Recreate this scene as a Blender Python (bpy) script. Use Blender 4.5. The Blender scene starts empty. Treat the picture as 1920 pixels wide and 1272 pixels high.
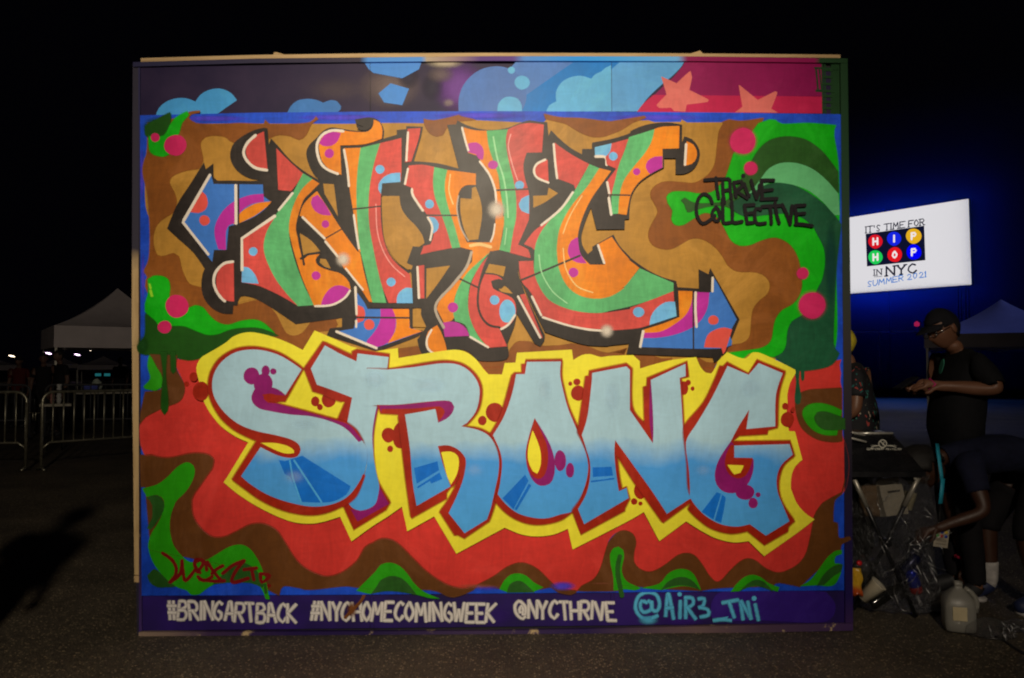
import bpy, bmesh, math, random
from mathutils import Vector, Matrix, noise
random.seed(7)
SC = bpy.context.scene
COL = SC.collection
R = math.radians

# ------------------------------------------------------------------ camera
F_PX, CX, CY = 1478.0, 960.0, 636.0          # focal length and centre in pixels of the 1920 wide frame
CAM_H, PITCH = 1.37, math.atan((692 - 636) / 1478.0)
cam_d = bpy.data.cameras.new('camera')
cam_d.sensor_width = 36.0
cam_d.lens = F_PX / 1920 * 36
cam_d.clip_start, cam_d.clip_end = 0.1, 2000
cam_d.dof.use_dof = True
cam_d.dof.focus_distance = 12.0
cam_d.dof.aperture_fstop = 3.6
cam = bpy.data.objects.new('camera', cam_d)
COL.objects.link(cam)
cam.location = (0, 0, CAM_H)
cam.rotation_euler = (R(90) + PITCH, 0, 0)
SC.camera = cam

# ------------------------------------------------------------------ night sky
wd = bpy.data.worlds.new('World')
SC.world = wd
wd.use_nodes = True
bg = wd.node_tree.nodes['Background']
bg.inputs['Color'].default_value = (0.55, 0.5, 1.0, 1)
bg.inputs['Strength'].default_value = 0.0009

# ------------------------------------------------------------------ assumed floodlights (an unseen light tower behind the camera)
def spot(name, loc, target, power, size, blend, color, radius):
    l = bpy.data.lights.new(name, 'SPOT')
    l.energy, l.spot_size, l.spot_blend, l.color = power, R(size), blend, color
    l.shadow_soft_size = radius
    o = bpy.data.objects.new(name, l)
    COL.objects.link(o)
    o.location = loc
    o.rotation_euler = (Vector(target) - Vector(loc)).to_track_quat('-Z', 'Y').to_euler()
    return o
LAMP = Vector((-0.35, -4.2, 4.3))
spot('assumed_flood_beam', LAMP, (-0.05, 4.1, 2.02), 1950, 31, 1.0, (1.0, 0.86, 0.64), 0.16)
spot('assumed_flood_wash', LAMP + Vector((0.5, 0, 0)), (-4.2, 9.0, 0.9), 1250, 97, 1.0, (1.0, 0.86, 0.68), 0.16)  # second head added for the spill on the left side

# two assumed blue lamps, unseen: one behind the screen, one behind the mural
spot('assumed_blue_beam', (18.6, 38.6, 6.3), (17.2, 34.0, 6.3), 620, 170, 0.4, (0.05, 0.20, 1.0), 0.3)  # added to light the smoke round the screen
spot('assumed_blue_wash', (3.5, 22.0, 6.4), (13.0, 19.0, 0.6), 850, 80, 1.0, (0.16, 0.24, 1.0), 0.2)  # added to tint the tent and ground blue
SC.view_settings.view_transform = 'Standard'
SC.view_settings.look = 'None'
SC.view_settings.exposure = 0.0
SC.view_settings.gamma = 1.0
SC.view_settings.use_curve_mapping = False
SC.render.engine = 'CYCLES'
SC.cycles.use_denoising = True
SC.cycles.filter_width = 1.9
SC.cycles.transparent_max_bounces = 24
SC.cycles.volume_bounces = 1
SC.cycles.max_bounces = 8

# ------------------------------------------------------------------ helpers: properties and meshes
def tag(o, label=None, cat=None, group=None, kind=None):
    if label: o['label'] = label
    if cat: o['category'] = cat
    if group: o['group'] = group
    if kind: o['kind'] = kind
    return o
def empty(name, loc=(0, 0, 0), rz=0.0, label=None, cat=None, group=None):
    o = bpy.data.objects.new(name, None)
    o.empty_display_size = 0.1
    COL.objects.link(o)
    o.location = loc
    o.rotation_euler = (0, 0, rz)
    return tag(o, label, cat, group)
def link(name, me, parent=None, mats=()):
    o = bpy.data.objects.new(name, me)
    COL.objects.link(o)
    for m in mats: me.materials.append(m)
    if parent is not None: o.parent = parent
    return o
def copy_tree(o, parent=None):
    c = o.copy()
    COL.objects.link(c)
    if parent is not None: c.parent = parent
    for ch in list(o.children): copy_tree(ch, c)
    return c
class MB:
    """collects simple shapes, then links them as one mesh object"""
    def __init__(s): s.v, s.f, s.sm = [], [], []
    def add(s, vs, fs, smooth=False):
        n = len(s.v)
        s.v += [tuple(v) for v in vs]
        s.f += [tuple(i + n for i in f) for f in fs]
        s.sm += [smooth] * len(fs)
        return s
    def box(s, c, d, rot=None):
        hx, hy, hz = d[0] / 2, d[1] / 2, d[2] / 2
        vs = [Vector((x * hx, y * hy, z * hz)) for x in (-1, 1) for y in (-1, 1) for z in (-1, 1)]
        if rot is not None: vs = [rot @ v for v in vs]
        vs = [v + Vector(c) for v in vs]
        return s.add(vs, [(0, 1, 3, 2), (4, 6, 7, 5), (0, 4, 5, 1), (2, 3, 7, 6), (0, 2, 6, 4), (1, 5, 7, 3)])
    def tube(s, pts, r, n=8, caps=True):
        pts = [Vector(p) for p in pts]
        rs = r if isinstance(r, (list, tuple)) else [r] * len(pts)
        rings, up = [], None
        for i, p in enumerate(pts):
            t = (pts[min(i + 1, len(pts) - 1)] - pts[max(i - 1, 0)]).normalized()
            if up is None:
                up = t.orthogonal().normalized()
            up = (up - t * up.dot(t)).normalized()
            b = t.cross(up)
            rings.append([p + (up * math.cos(2 * math.pi * k / n) + b * math.sin(2 * math.pi * k / n)) * rs[i] for k in range(n)])
        vs = [v for rg in rings for v in rg]
        fs = [(i * n + k, i * n + (k + 1) % n, (i + 1) * n + (k + 1) % n, (i + 1) * n + k) for i in range(len(pts) - 1) for k in range(n)]
        if caps: fs += [tuple(range(n - 1, -1, -1)), tuple(range((len(pts) - 1) * n, len(pts) * n))]
        return s.add(vs, fs, True)
    def lathe(s, prof, n=16, c=(0, 0, 0), rot=None, sq=0.0):
        vs = []
        for (r, z) in prof:
            for k in range(n):
                a = 2 * math.pi * k / n
                q = 1.0
                if sq: q = 1 + sq * (1 / max(abs(math.cos(a)), abs(math.sin(a))) - 1)
                v = Vector((r * q * math.cos(a), r * q * math.sin(a), z))
                if rot is not None: v = rot @ v
                vs.append(v + Vector(c))
        fs = [(i * n + k, i * n + (k + 1) % n, (i + 1) * n + (k + 1) % n, (i + 1) * n + k) for i in range(len(prof) - 1) for k in range(n)]
        return s.add(vs, fs, True)
    def build(s, name, mat, parent=None):
        me = bpy.data.meshes.new(name)
        me.from_pydata(s.v, [], s.f)
        me.update()
        for p, q in zip(me.polygons, s.sm): p.use_smooth = q
        return link(name, me, parent, [mat] if mat else [])

# ------------------------------------------------------------------ helpers: from a pixel of the photograph to a point in the place
def ray(px, py):
    u, v = (px - CX) / F_PX, (CY - py) / F_PX
    return Vector((u, math.cos(PITCH) - math.sin(PITCH) * v, math.sin(PITCH) + math.cos(PITCH) * v))
def at(px, py, y):
    d = ray(px, py)
    return Vector((0, 0, CAM_H)) + d * (y / d.y)
def ground(px, py):
    d = ray(px, py)
    return Vector((0, 0, CAM_H)) + d * (-CAM_H / d.z)
def on_plane(px, py, o, n):
    d = ray(px, py)
    c = Vector((0, 0, CAM_H))
    return c + d * ((o - c).dot(n) / d.dot(n))

# ------------------------------------------------------------------ materials
def lin(c):
    return tuple((x / 255 / 12.92) if x / 255 <= 0.04045 else ((x / 255 + 0.055) / 1.055) ** 2.4 for x in c)
TINT = (0.95, 0.83, 0.62)
def albedo(c, sat=1.03):
    a = [x / t for x, t in zip(lin(c), TINT)]
    g = 0.3 * a[0] + 0.5 * a[1] + 0.2 * a[2]
    return tuple(min(0.92, max(0.002, g + (x - g) * sat)) for x in a)
class NT:
    def __init__(s, m):
        m.use_nodes = True
        s.t = m.node_tree
        s.n = s.t.nodes
        s.p = s.n.get('Principled BSDF')
        s.out = s.n.get('Material Output')
    def new(s, k, **kw):
        x = s.n.new(k)
        for a, b in kw.items(): setattr(x, a, b)
        return x
    def l(s, a, b): s.t.links.new(a, b)
    def noise(s, scale, detail=3, rough=0.55, vec=None, dist=0.0):
        x = s.new('ShaderNodeTexNoise')
        x.inputs['Scale'].default_value, x.inputs['Detail'].default_value = scale, detail
        x.inputs['Roughness'].default_value, x.inputs['Distortion'].default_value = rough, dist
        if vec is not None: s.l(vec, x.inputs['Vector'])
        return x
    def coord(s, scale=(1, 1, 1), rot=(0, 0, 0)):
        c = s.new('ShaderNodeTexCoord')
        mp = s.new('ShaderNodeMapping')
        mp.inputs['Scale'].default_value = scale
        mp.inputs['Rotation'].default_value = rot
        s.l(c.outputs['Object'], mp.inputs['Vector'])
        return mp.outputs['Vector']
    def rng(s, src, a, b, c, d):
        x = s.new('ShaderNodeMapRange')
        for i, q in enumerate((a, b, c, d)): x.inputs[i + 1].default_value = q
        s.l(src, x.inputs[0])
        return x.outputs[0]
    def mixc(s, fac, a, b, mode='MIX'):
        x = s.new('ShaderNodeMix', data_type='RGBA', blend_type=mode)
        for sock, q in ((x.inputs[0], fac), (x.inputs[6], a), (x.inputs[7], b)):
            if hasattr(q, 'links'): s.l(q, sock)
            elif isinstance(q, (int, float)): sock.default_value = q
            else: sock.default_value = (*q[:3], 1)
        return x.outputs[2]
    def ramp(s, src, stops, interp='LINEAR'):
        x = s.new('ShaderNodeValToRGB')
        x.color_ramp.interpolation = interp
        e = x.color_ramp.elements
        while len(e) < len(stops): e.new(0.5)
        for k, (p, c) in enumerate(stops):
            e[k].position = p
            e[k].color = (*c[:3], 1)
        s.l(src, x.inputs[0])
        return x.outputs[0]
    def bump(s, h, strength, dist=0.01):
        b = s.new('ShaderNodeBump')
        b.inputs['Strength'].default_value, b.inputs['Distance'].default_value = strength, dist
        s.l(h, b.inputs['Height'])
        s.l(b.outputs[0], s.p.inputs['Normal'])
def plain(name, alb, rough=0.6, metal=0.0, var=0.15, scale=8.0, spec=0.5, bump=0.0, stretch=(1, 1, 1)):
    m = bpy.data.materials.new(name)
    t = NT(m)
    n = t.noise(scale, 4, 0.6, t.coord(stretch))
    f = t.rng(n.outputs[0], 0.3, 0.7, 1 - var, 1 + var)
    t.l(t.mixc(1.0, alb, f, 'MULTIPLY'), t.p.inputs['Base Color'])
    t.l(t.rng(n.outputs[0], 0.3, 0.7, max(0.02, rough - 0.08), min(1, rough + 0.08)), t.p.inputs['Roughness'])
    t.p.inputs['Metallic'].default_value = metal
    t.p.inputs['Specular IOR Level'].default_value = spec
    if bump: t.bump(n.outputs[0], bump)
    return m
def emit(name, c, s):
    m = bpy.data.materials.new(name)
    t = NT(m)
    t.p.inputs['Base Color'].default_value = (0.02, 0.02, 0.02, 1)
    t.p.inputs['Emission Color'].default_value = (*c, 1)
    t.p.inputs['Emission Strength'].default_value = s
    return m

# ------------------------------------------------------------------ the painter: flat coats of paint, each a thin sheet on the one below
TILES = dict(zip('abcdefghijkl', [(x, y, 4.0) for y in (210, 430, 640, 880) for x in (260, 700, 1140)]))
TILES.update(t=(240, 80, 3.975), u=(660, 80, 3.975), v=(1130, 80, 3.975), w=(1570, 340, 5.3), z=(0, 0, 1.0))
def parse(s):
    out, tl = [], 'z'
    for k in s.split():
        if k in TILES: tl = k; continue
        c = k.endswith('*')
        x, y = k.rstrip('*').split(',')
        ox, oy, sc = TILES[tl]
        out.append((ox + float(x) / sc, oy + float(y) / sc, c))
    return out
def smooth(p, closed=True, step=6.0):
    n, out = len(p), []
    for i in range(n if closed else n - 1):
        a, b = p[i], p[(i + 1) % n]
        z = a if (a[2] or (not closed and i == 0)) else p[i - 1]
        e = b if (b[2] or (not closed and i == n - 2)) else p[(i + 2) % n]
        d = math.hypot(b[0] - a[0], b[1] - a[1])
        k = max(1, int(d / step))
        if a[2] and b[2]: k = 1
        for j in range(k):
            t = j / k
            q = [0.5 * (2 * a[c] + (b[c] - z[c]) * t + (2 * z[c] - 5 * a[c] + 4 * b[c] - e[c]) * t * t + (3 * a[c] - z[c] - 3 * b[c] + e[c]) * t ** 3) for c in (0, 1)]
            if k == 1: q = [a[0], a[1]]
            out.append((q[0], q[1]))
    if not closed: out.append((p[-1][0], p[-1][1]))
    return out
FONT = {  # hand lettering, strokes on an 8 x 8 grid
 '#': '20 18|60 58|02 82|05 85', 'A': '08 30 50 88|15 75', 'B': '00 08|00 50 72 53 04|04 64 86 68 08', 'C': '71 40 12 05 27 58 86',
 'D': '00 08|00 50 83 85 58 08', 'E': '80 00 08 88|04 64', 'F': '80 00 08|04 64', 'G': '71 40 12 05 27 58 77 75 44', 'H': '00 08|80 88|04 84',
 'I': '40 48', 'K': '00 08|80 04 88', 'L': '00 08 88', 'M': '08 10 45 70 88', 'N': '08 00 88 80', 'O': '40 12 05 27 48 76 84 62 40', 'P': '00 08|00 60 82 64 04',
 'R': '00 08|00 60 82 64 04|34 88', 'S': '71 30 12 34 66 58 17', 'T': '00 80|40 48', 'U': '00 05 28 58 85 80', 'V': '00 48 80', 'W': '00 28 43 68 80',
 'Y': '00 44 80|44 48', '@': '55 35 34 52 64 56 76 83 61 30 02 05 27 58 77', '3': '10 60 62 43 75 58 08', '_': '08 88', 'i': '43 48|40 41',
 '2': '12 30 61 73 46 08 88', '0': '40 12 15 38 66 72 50', '1': '22 50 58|28 88', "'": '40 42', ' ': ''}
ROUND = set('BCDGOPRSU@320')
class Painter:
    def __init__(s, root, o, n, inv, base):
        s.root, s.o, s.n, s.inv, s.base = root, o, n, inv, base
        s.keys, s.boxes, s.step = {}, [], 0.0003
    def one(s, k):                                            # a fresh object for each painted piece
        g = s.keys[k]
        if not g.get('split') or not g['f']: return k
        s.cnt = getattr(s, 'cnt', 0) + 1
        nk = '%s~%d' % (k, s.cnt)
        s.key(nk, g['name'], g['parent'], g['base'], None)
        return nk
    def key(s, k, name, parent, base, label=None):
        s.keys[k] = dict(name=name, parent=parent, base=base, label=label, v=[], f=[], m=[], a=[], mats=[])
    def put(s, k, mat, pts, faces, alpha=None, inc=0.0):
        k = s.one(k)
        g = s.keys[k]
        xs, ys = [p[0] for p in pts], [p[1] for p in pts]
        bx = (min(xs), min(ys), max(xs), max(ys))
        lv = 0
        for b, l in s.boxes:
            if l >= lv and b[0] < bx[2] and bx[0] < b[2] and b[1] < bx[3] and bx[1] < b[3]: lv = l + 1
        s.boxes.append((bx, lv))
        if mat.name not in [m.name for m in g['mats']]: g['mats'].append(mat)
        mi = [m.name for m in g['mats']].index(mat.name)
        n = len(g['v'])
        for i, p in enumerate(pts):
            q = s.inv @ on_plane(p[0], p[1], s.o, s.n)
            g['v'].append((q.x, -(g['base'] + lv * s.step + inc * i), q.z))
            g['a'].append(1.0 if alpha is None else alpha[i])
        for f in faces:
            g['f'].append(tuple(i + n for i in f))
            g['m'].append(mi)
    def P(s, k, mat, pts, feather=0.0, fmat=None):
        p = smooth(parse(pts))
        if feather:                                            # overspray: a soft edge round the shape, under it
            n = len(p)
            ar = sum(p[i][0] * p[(i + 1) % n][1] - p[(i + 1) % n][0] * p[i][1] for i in range(n))
            sg = 1 if ar > 0 else -1
            vs, al = list(p), [0.85] * n
            for q, a_ in ((0.4, 0.45), (1.0, 0.0)):
                for i in range(n):
                    a, b = Vector(p[i - 1]), Vector(p[(i + 1) % n])
                    d = b - a
                    d = d.normalized() if d.length > 1e-6 else Vector((1, 0))
                    vs.append((p[i][0] + d.y * sg * feather * q, p[i][1] - d.x * sg * feather * q)); al.append(a_)
            fs = [(r_ * n + i, (r_ + 1) * n + i, (r_ + 1) * n + (i + 1) % n, r_ * n + (i + 1) % n) for r_ in (0, 1) for i in range(n)]
            s.put(k, fmat, vs, fs, al, 1.5e-6)
        s.put(k, mat, p, [tuple(range(len(p)))])
    def D(s, k, mat, c, rx, ry=None):
        (x, y, _), = parse(c)
        sc = TILES[c.split()[0]][2] if c.split()[0] in TILES else 1.0
        rx, ry = rx / sc, (rx if ry is None else ry) / sc
        n = max(10, int(rx * 1.5))
        w = random.random() * 6
        p = [(x + rx * math.cos(a) * (1 + 0.03 * math.sin(2 * a + w)), y + ry * math.sin(a) * (1 + 0.03 * math.cos(3 * a + w))) for a in [2 * math.pi * j / n for j in range(n)]]
        s.put(k, mat, p, [tuple(range(n))])
    def B(s, k, mat, c, rx, ry=None, hard=0.0, peak=1.0):      # a soft puff of spray
        (x, y, _), = parse(c)
        sc = TILES[c.split()[0]][2] if c.split()[0] in TILES else 1.0
        rx, ry = rx / sc, (rx if ry is None else ry) / sc
        n, pts, al, fs = 24, [(x, y)], [peak], []
        rr = [max(hard, 0.03)] + [max(hard, 0.03) + (1 - max(hard, 0.03)) * q for q in (0.15, 0.3, 0.5, 0.7, 0.85, 1.0)]
        av = [1, 0.9, 0.7, 0.38, 0.15, 0.05, 0]
        for r_, a_ in zip(rr, av):
            for j in range(n):
                t = 2 * math.pi * j / n
                pts.append((x + rx * r_ * math.cos(t), y + ry * r_ * math.sin(t)))
                al.append(a_ * peak)
        fs = [(0, 1 + j, 1 + (j + 1) % n) for j in range(n)]
        for i in range(len(rr) - 1):
            for j in range(n):
                fs.append((1 + i * n + j, 1 + (i + 1) * n + j, 1 + (i + 1) * n + (j + 1) % n, 1 + i * n + (j + 1) % n))
        s.put(k, mat, pts, fs, al)
    def S(s, k, mat, pts, w, sm=True, soft=False, peak=1.0):
        p = parse(pts) if isinstance(pts, str) else pts
        cut = [0] + [i for i in range(1, len(p) - 1) if p[i][2]] + [len(p) - 1]
        if len(cut) > 2:                                       # a corner ends one stroke of the hand and starts the next
            for a, b in zip(cut, cut[1:]): s.S(k, mat, p[a:b + 1], w, sm, soft, peak)
            return
        q = smooth(p, False, 4.0) if sm else [(a[0], a[1]) for a in p]
        w2 = w / 2
        cols = ((-1.55, 0), (-0.50, peak), (0.50, peak), (1.55, 0)) if soft else ((-1, 1), (1, 1))
        dirs = []
        for i in range(len(q)):
            a, b = q[max(i - 1, 0)], q[min(i + 1, len(q) - 1)]
            d = Vector((b[0] - a[0], b[1] - a[1]))
            dirs.append(d.normalized() if d.length > 1e-6 else Vector((1, 0)))
        rows = []
        def cap(i, sg):
            for t in (0.97, 0.75, 0.4):
                rows.append((Vector(q[i]) + dirs[i] * sg * w2 * t, dirs[i], math.sqrt(1 - t * t)))
        cap(0, -1)
        for i in range(len(q)): rows.append((Vector(q[i]), dirs[i], 1.0))
        for t in (0.4, 0.75, 0.97): rows.append((Vector(q[-1]) + dirs[-1] * w2 * t, dirs[-1], math.sqrt(1 - t * t)))
        vs, al = [], []
        for j, (c, d, h) in enumerate(rows):
            nrm = Vector((-d.y, d.x))
            wob = 1 + 0.07 * math.sin(j * 1.7 + c.x)
            for (o_, a_) in cols:
                vs.append(tuple(c + nrm * (w2 * h * o_ * wob)))
                al.append(a_ if (not soft or 1 < j < len(rows) - 2) else 0.0)
        nc = len(cols)
        fs = [(r_ * nc + c, r_ * nc + c + 1, (r_ + 1) * nc + c + 1, (r_ + 1) * nc + c) for r_ in range(len(rows) - 1) for c in range(nc - 1)]
        s.put(k, mat, vs, fs, al, 2e-6)
    def text(s, k, mat, txt, x0, y0, x1, y1, h, w, soft=False, wide=0.74, jit=0.0, serif=False, sp=None):
        """lettering from (x0,y0) to (x1,y1): the line through the letters' tops"""
        wt = [(0.45 if c in "I'i1" else 0.5 if c == ' ' else 1.25 if c in 'MW@' else 1.0) for c in txt]
        tot, run = sum(wt), 0.0
        for c, q in zip(txt, wt):
            a, b = run / tot, (run + q) / tot
            run += q
            jx, jy, js = [random.uniform(-jit, jit) for _ in range(3)]
            js *= 3.2
            for st in FONT[c].split('|') if FONT[c] else []:
                pp = []
                for t in st.split():
                    gx, gy = int(t[0]) / 8, int(t[1]) / 8
                    u = a + (b - a) * ((1 - wide) / 2 + wide * gx)
                    if c in "I'i": u = a + (b - a) * (0.5 + (gx - 0.5) * 0.6)
                    pp.append((x0 + (x1 - x0) * u + jx + (gy - 0.5) * js, y0 + (y1 - y0) * u + gy * h + jy, c not in ROUND))
                s.S(k, mat, pp, w, True, soft)
                if serif and c not in "SCOGP'":
                    for e in (pp[0], pp[-1]):
                        if abs((e[1] - (y0 + (y1 - y0) * (e[0] - x0) / (x1 - x0))) / h - 0.5) > 0.45:
                            r_ = h * 0.16
                            sl = (y1 - y0) / (x1 - x0)
                            s.S(k, mat, [(e[0] - r_, e[1] - r_ * sl, True), (e[0] + r_, e[1] + r_ * sl, True)], w * 0.75, False)
    def build(s, parents):
        for k, g in s.keys.items():
            if not g['f']: continue
            me = bpy.data.meshes.new(g['name'])
            me.from_pydata(g['v'], [], g['f'])
            for m in g['mats']: me.materials.append(m)
            me.polygons.foreach_set('material_index', g['m'])
            if min(g['a']) < 1:
                at_ = me.attributes.new('cover', 'FLOAT', 'POINT')
                at_.data.foreach_set('value', g['a'])
            me.update()
            o = link(g['name'], me, parents[g['parent']])
            if g['label']: o['label'] = g['label']
PAL = {}
def paint(name, c, rough=0.44, var=0.08, soft=False, alb=None):
    if name in PAL: return PAL[name]
    m = bpy.data.materials.new('paint_' + name)
    t = NT(m)
    a = albedo(c) if alb is None else alb
    big = t.noise(2.6, 3, 0.6, t.coord((1, 1, 1)))
    streak = t.noise(6, 4, 0.65, t.coord((2.6, 1, 0.7), (0, 0.5, 0)), 2.2)
    streak2 = t.noise(7, 3, 0.6, t.coord((0.7, 1, 2.4), (0, -0.3, 0)), 2.5)
    f1 = t.rng(big.outputs[0], 0.3, 0.7, 1 - var * 1.5, 1 + var * 1.2)
    f2 = t.rng(streak.outputs[0], 0.25, 0.75, 1 - var * 1.1, 1 + var * 0.9)
    f3 = t.rng(streak2.outputs[0], 0.25, 0.75, 1 - var * 0.7, 1 + var * 0.7)
    c1 = t.mixc(1.0, a, f1, 'MULTIPLY')
    c2 = t.mixc(1.0, c1, f2, 'MULTIPLY')
    c3 = t.mixc(1.0, c2, f3, 'MULTIPLY')
    lap = t.noise(1.6, 5, 0.7, t.coord((1, 1, 1), (0, 0.8, 0)), 3.5)
    g_ = 0.3 * a[0] + 0.5 * a[1] + 0.2 * a[2]
    thin = tuple(min(0.9, (x * 1.45 + 0.02) if g_ > 0.05 else x * 1.3) for x in a)                   # where the coat is thin the pale sheet shows
    c3 = t.mixc(t.rng(lap.outputs[0], 0.50, 0.72, 0.0, min(0.55, var * 4.0)), c3, thin)
    t.l(c3, t.p.inputs['Base Color'])
    t.l(t.rng(big.outputs[0], 0.3, 0.7, rough - 0.03, rough + 0.05), t.p.inputs['Roughness'])
    t.p.inputs['Specular IOR Level'].default_value = 0.20
    if soft: soften(t)
    PAL[name] = m
    return m
def soften(t):
    at_ = t.new('ShaderNodeAttribute', attribute_name='cover')
    tr = t.new('ShaderNodeBsdfTransparent')
    mx = t.new('ShaderNodeMixShader')
    sp = t.noise(420, 2, 0.6, t.coord())
    md = t.new('ShaderNodeMath', operation='MULTIPLY_ADD')
    t.l(sp.outputs[0], md.inputs[0]); md.inputs[1].default_value = 0.7
    sb = t.new('ShaderNodeMath', operation='SUBTRACT')
    t.l(at_.outputs['Fac'], sb.inputs[0]); sb.inputs[1].default_value = 0.35
    t.l(sb.outputs[0], md.inputs[2])
    ml = t.new('ShaderNodeMath', operation='MULTIPLY')
    cl = t.new('ShaderNodeClamp')
    t.l(md.outputs[0], cl.inputs[0])
    st = t.rng(at_.outputs['Fac'], 0.0, 0.2, 0, 1)
    t.l(cl.outputs[0], ml.inputs[0]); t.l(st, ml.inputs[1])
    t.l(ml.outputs[0], mx.inputs[0]); t.l(tr.outputs[0], mx.inputs[1]); t.l(t.p.outputs[0], mx.inputs[2])
    t.l(mx.outputs[0], t.out.inputs['Surface'])
# ------------------------------------------------------------------ ground: one sheet of asphalt to the horizon
def make_ground():
    m = bpy.data.materials.new('asphalt')
    t = NT(m)
    v = t.coord()
    vo = t.new('ShaderNodeTexVoronoi')
    vo.inputs['Scale'].default_value = 88
    t.l(v, vo.inputs['Vector'])
    n1 = t.noise(130, 3, 0.7, v)
    n2 = t.noise(1.1, 4, 0.6, v)
    n3 = t.noise(24, 3, 0.6, v)
    sep = t.new('ShaderNodeSeparateColor')
    t.l(vo.outputs['Color'], sep.inputs[0])
    pale = t.rng(sep.outputs[0], 0.74, 0.95, 0.0, 1.0)
    core = t.rng(vo.outputs['Distance'], 0.25, 0.5, 1.0, 0.0)
    mu = t.new('ShaderNodeMath', operation='MULTIPLY')
    t.l(pale, mu.inputs[0]); t.l(core, mu.inputs[1])
    base = t.ramp(n1.outputs[0], [(0.32, (0.016, 0.013, 0.009)), (0.50, (0.075, 0.060, 0.041)), (0.68, (0.22, 0.175, 0.115))])
    base = t.mixc(1.0, base, t.rng(n2.outputs[0], 0.3, 0.7, 0.5, 1.4), 'MULTIPLY')
    base = t.mixc(1.0, base, t.rng(n3.outputs[0], 0.35, 0.65, 0.7, 1.2), 'MULTIPLY')
    t.l(t.mixc(mu.outputs[0], base, (0.55, 0.43, 0.25)), t.p.inputs['Base Color'])
    t.l(t.rng(mu.outputs[0], 0.0, 1.0, 0.62, 0.28), t.p.inputs['Roughness'])
    ad = t.new('ShaderNodeMath', operation='ADD')
    t.l(n1.outputs[0], ad.inputs[0]); t.l(vo.outputs['Distance'], ad.inputs[1])
    t.bump(ad.outputs[0], 0.75, 0.006)
    mb = MB()
    mb.add([(-600, -60, 0), (600, -60, 0), (600, 900, 0), (-600, 900, 0)], [(0, 1, 2, 3)])
    tag(mb.build('asphalt_ground', m), kind='structure')
make_ground()

# ------------------------------------------------------------------ the graffiti wall
W_ROT = R(1.0)
W_O = ground(925, 1187.5)
W_N = Vector((math.sin(W_ROT), -math.cos(W_ROT), 0))
wall = empty('graffiti_mural', W_O, W_ROT, 'big plywood wall spray painted with colourful NYC STRONG graffiti lettering', 'mural')
W_INV = Matrix.Rotation(-W_ROT, 4, 'Z') @ Matrix.Translation(-W_O)
def wl(px, py): return W_INV @ on_plane(px, py, W_O, W_N)
def slab(name, pts, y0, y1, mat, parent=wall):
    q = [wl(*p) for p in pts]
    n = len(q)
    mb = MB()
    mb.add([(p.x, y0, p.z) for p in q] + [(p.x, y1, p.z) for p in q],
           [tuple(range(n)), tuple(range(2 * n - 1, n - 1, -1))] + [(i, i + n, (i + 1) % n + n, (i + 1) % n) for i in range(n)])
    return mb.build(name, mat, parent)
def wz(py): return wl(925, py).z
def wx(px): return wl(px, 650).x

def panel_mat():
    m = bpy.data.materials.new('painted_plywood')
    t = NT(m)
    v = t.coord()
    sx = t.new('ShaderNodeSeparateXYZ')
    t.l(v, sx.inputs[0])
    n = t.noise(5, 4, 0.6, v)
    n2 = t.noise(2.2, 3, 0.6, v)
    top = t.ramp(n.outputs[0], [(0.3, albedo((32, 22, 46))), (0.7, albedo((48, 34, 54)))])
    low = t.ramp(n2.outputs[0], [(0.35, albedo((34, 22, 58))), (0.65, albedo((50, 27, 92)))])
    f = t.rng(sx.outputs[2], wz(1100), wz(300), 0, 1)
    t.l(t.mixc(f, low, top), t.p.inputs['Base Color'])
    t.p.inputs['Roughness'].default_value = 0.5
    t.p.inputs['Specular IOR Level'].default_value = 0.2
    t.bump(n.outputs[0], 0.05, 0.004)
    return m
def trim_mat(name, axis, stops, wear=(200, 165, 110), wear_at=0.70):
    """paint carried on over a batten: bands of colour along it, chipped back to bare wood"""
    m = bpy.data.materials.new(name)
    t = NT(m)
    v = t.coord()
    sx = t.new('ShaderNodeSeparateXYZ')
    t.l(v, sx.inputs[0])
    n = t.noise(3.0, 4, 0.6, v)
    lo, hi = stops[0][0], stops[-1][0]
    s_ = t.rng(sx.outputs[axis], lo, hi, 0, 1)
    ad = t.new('ShaderNodeMath', operation='ADD')
    t.l(s_, ad.inputs[0]); t.l(t.rng(n.outputs[0], 0, 1, -0.006, 0.006), ad.inputs[1])
    c = t.ramp(ad.outputs[0], [((p - lo) / (hi - lo), albedo(q)) for p, q in stops])
    ch = t.noise(7.5, 5, 0.7, t.coord((1, 1, 1)))
    t.l(t.mixc(t.rng(ch.outputs[0], wear_at, wear_at + 0.06, 0, 1), c, albedo(wear)), t.p.inputs['Base Color'])
    t.p.inputs['Roughness'].default_value = 0.5
    t.p.inputs['Specular IOR Level'].default_value = 0.2
    t.bump(ch.outputs[0], 0.1, 0.004)
    return m
def wood(name='bare_pine', a=(0.40, 0.26, 0.115), b=(0.58, 0.40, 0.20), vert=True):
    m = bpy.data.materials.new(name)
    t = NT(m)
    n = t.noise(10, 4, 0.6, t.coord((3, 3, 0.25) if vert else (0.25, 3, 3)), 1.2)
    t.l(t.ramp(n.outputs[0], [(0.3, a), (0.7, b)]), t.p.inputs['Base Color'])
    t.p.inputs['Roughness'].default_value = 0.65
    t.bump(n.outputs[0], 0.1, 0.003)
    return m
M_PINE, M_PINE_H = wood('bare_pine'), wood('bare_pine_flat', vert=False)
M_PANEL = panel_mat()
for a, b in ((264, 693.7), (694.3, 1144.7), (1145.3, 1574)):
    f = lambda x: 127 - 8.5 * math.sin(math.pi * min(1, max(0, (x - 264) / 1320)) ** 0.8)
    g = lambda x: 1183 - 15 * (x - 264) / 1320
    slab('plywood_panel', [(a, f(a)), (b, f(b)), (b + (9.5 if b > 1500 else 0), g(b)), (a, g(a))], 0.0, 0.012, M_PANEL)
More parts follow.
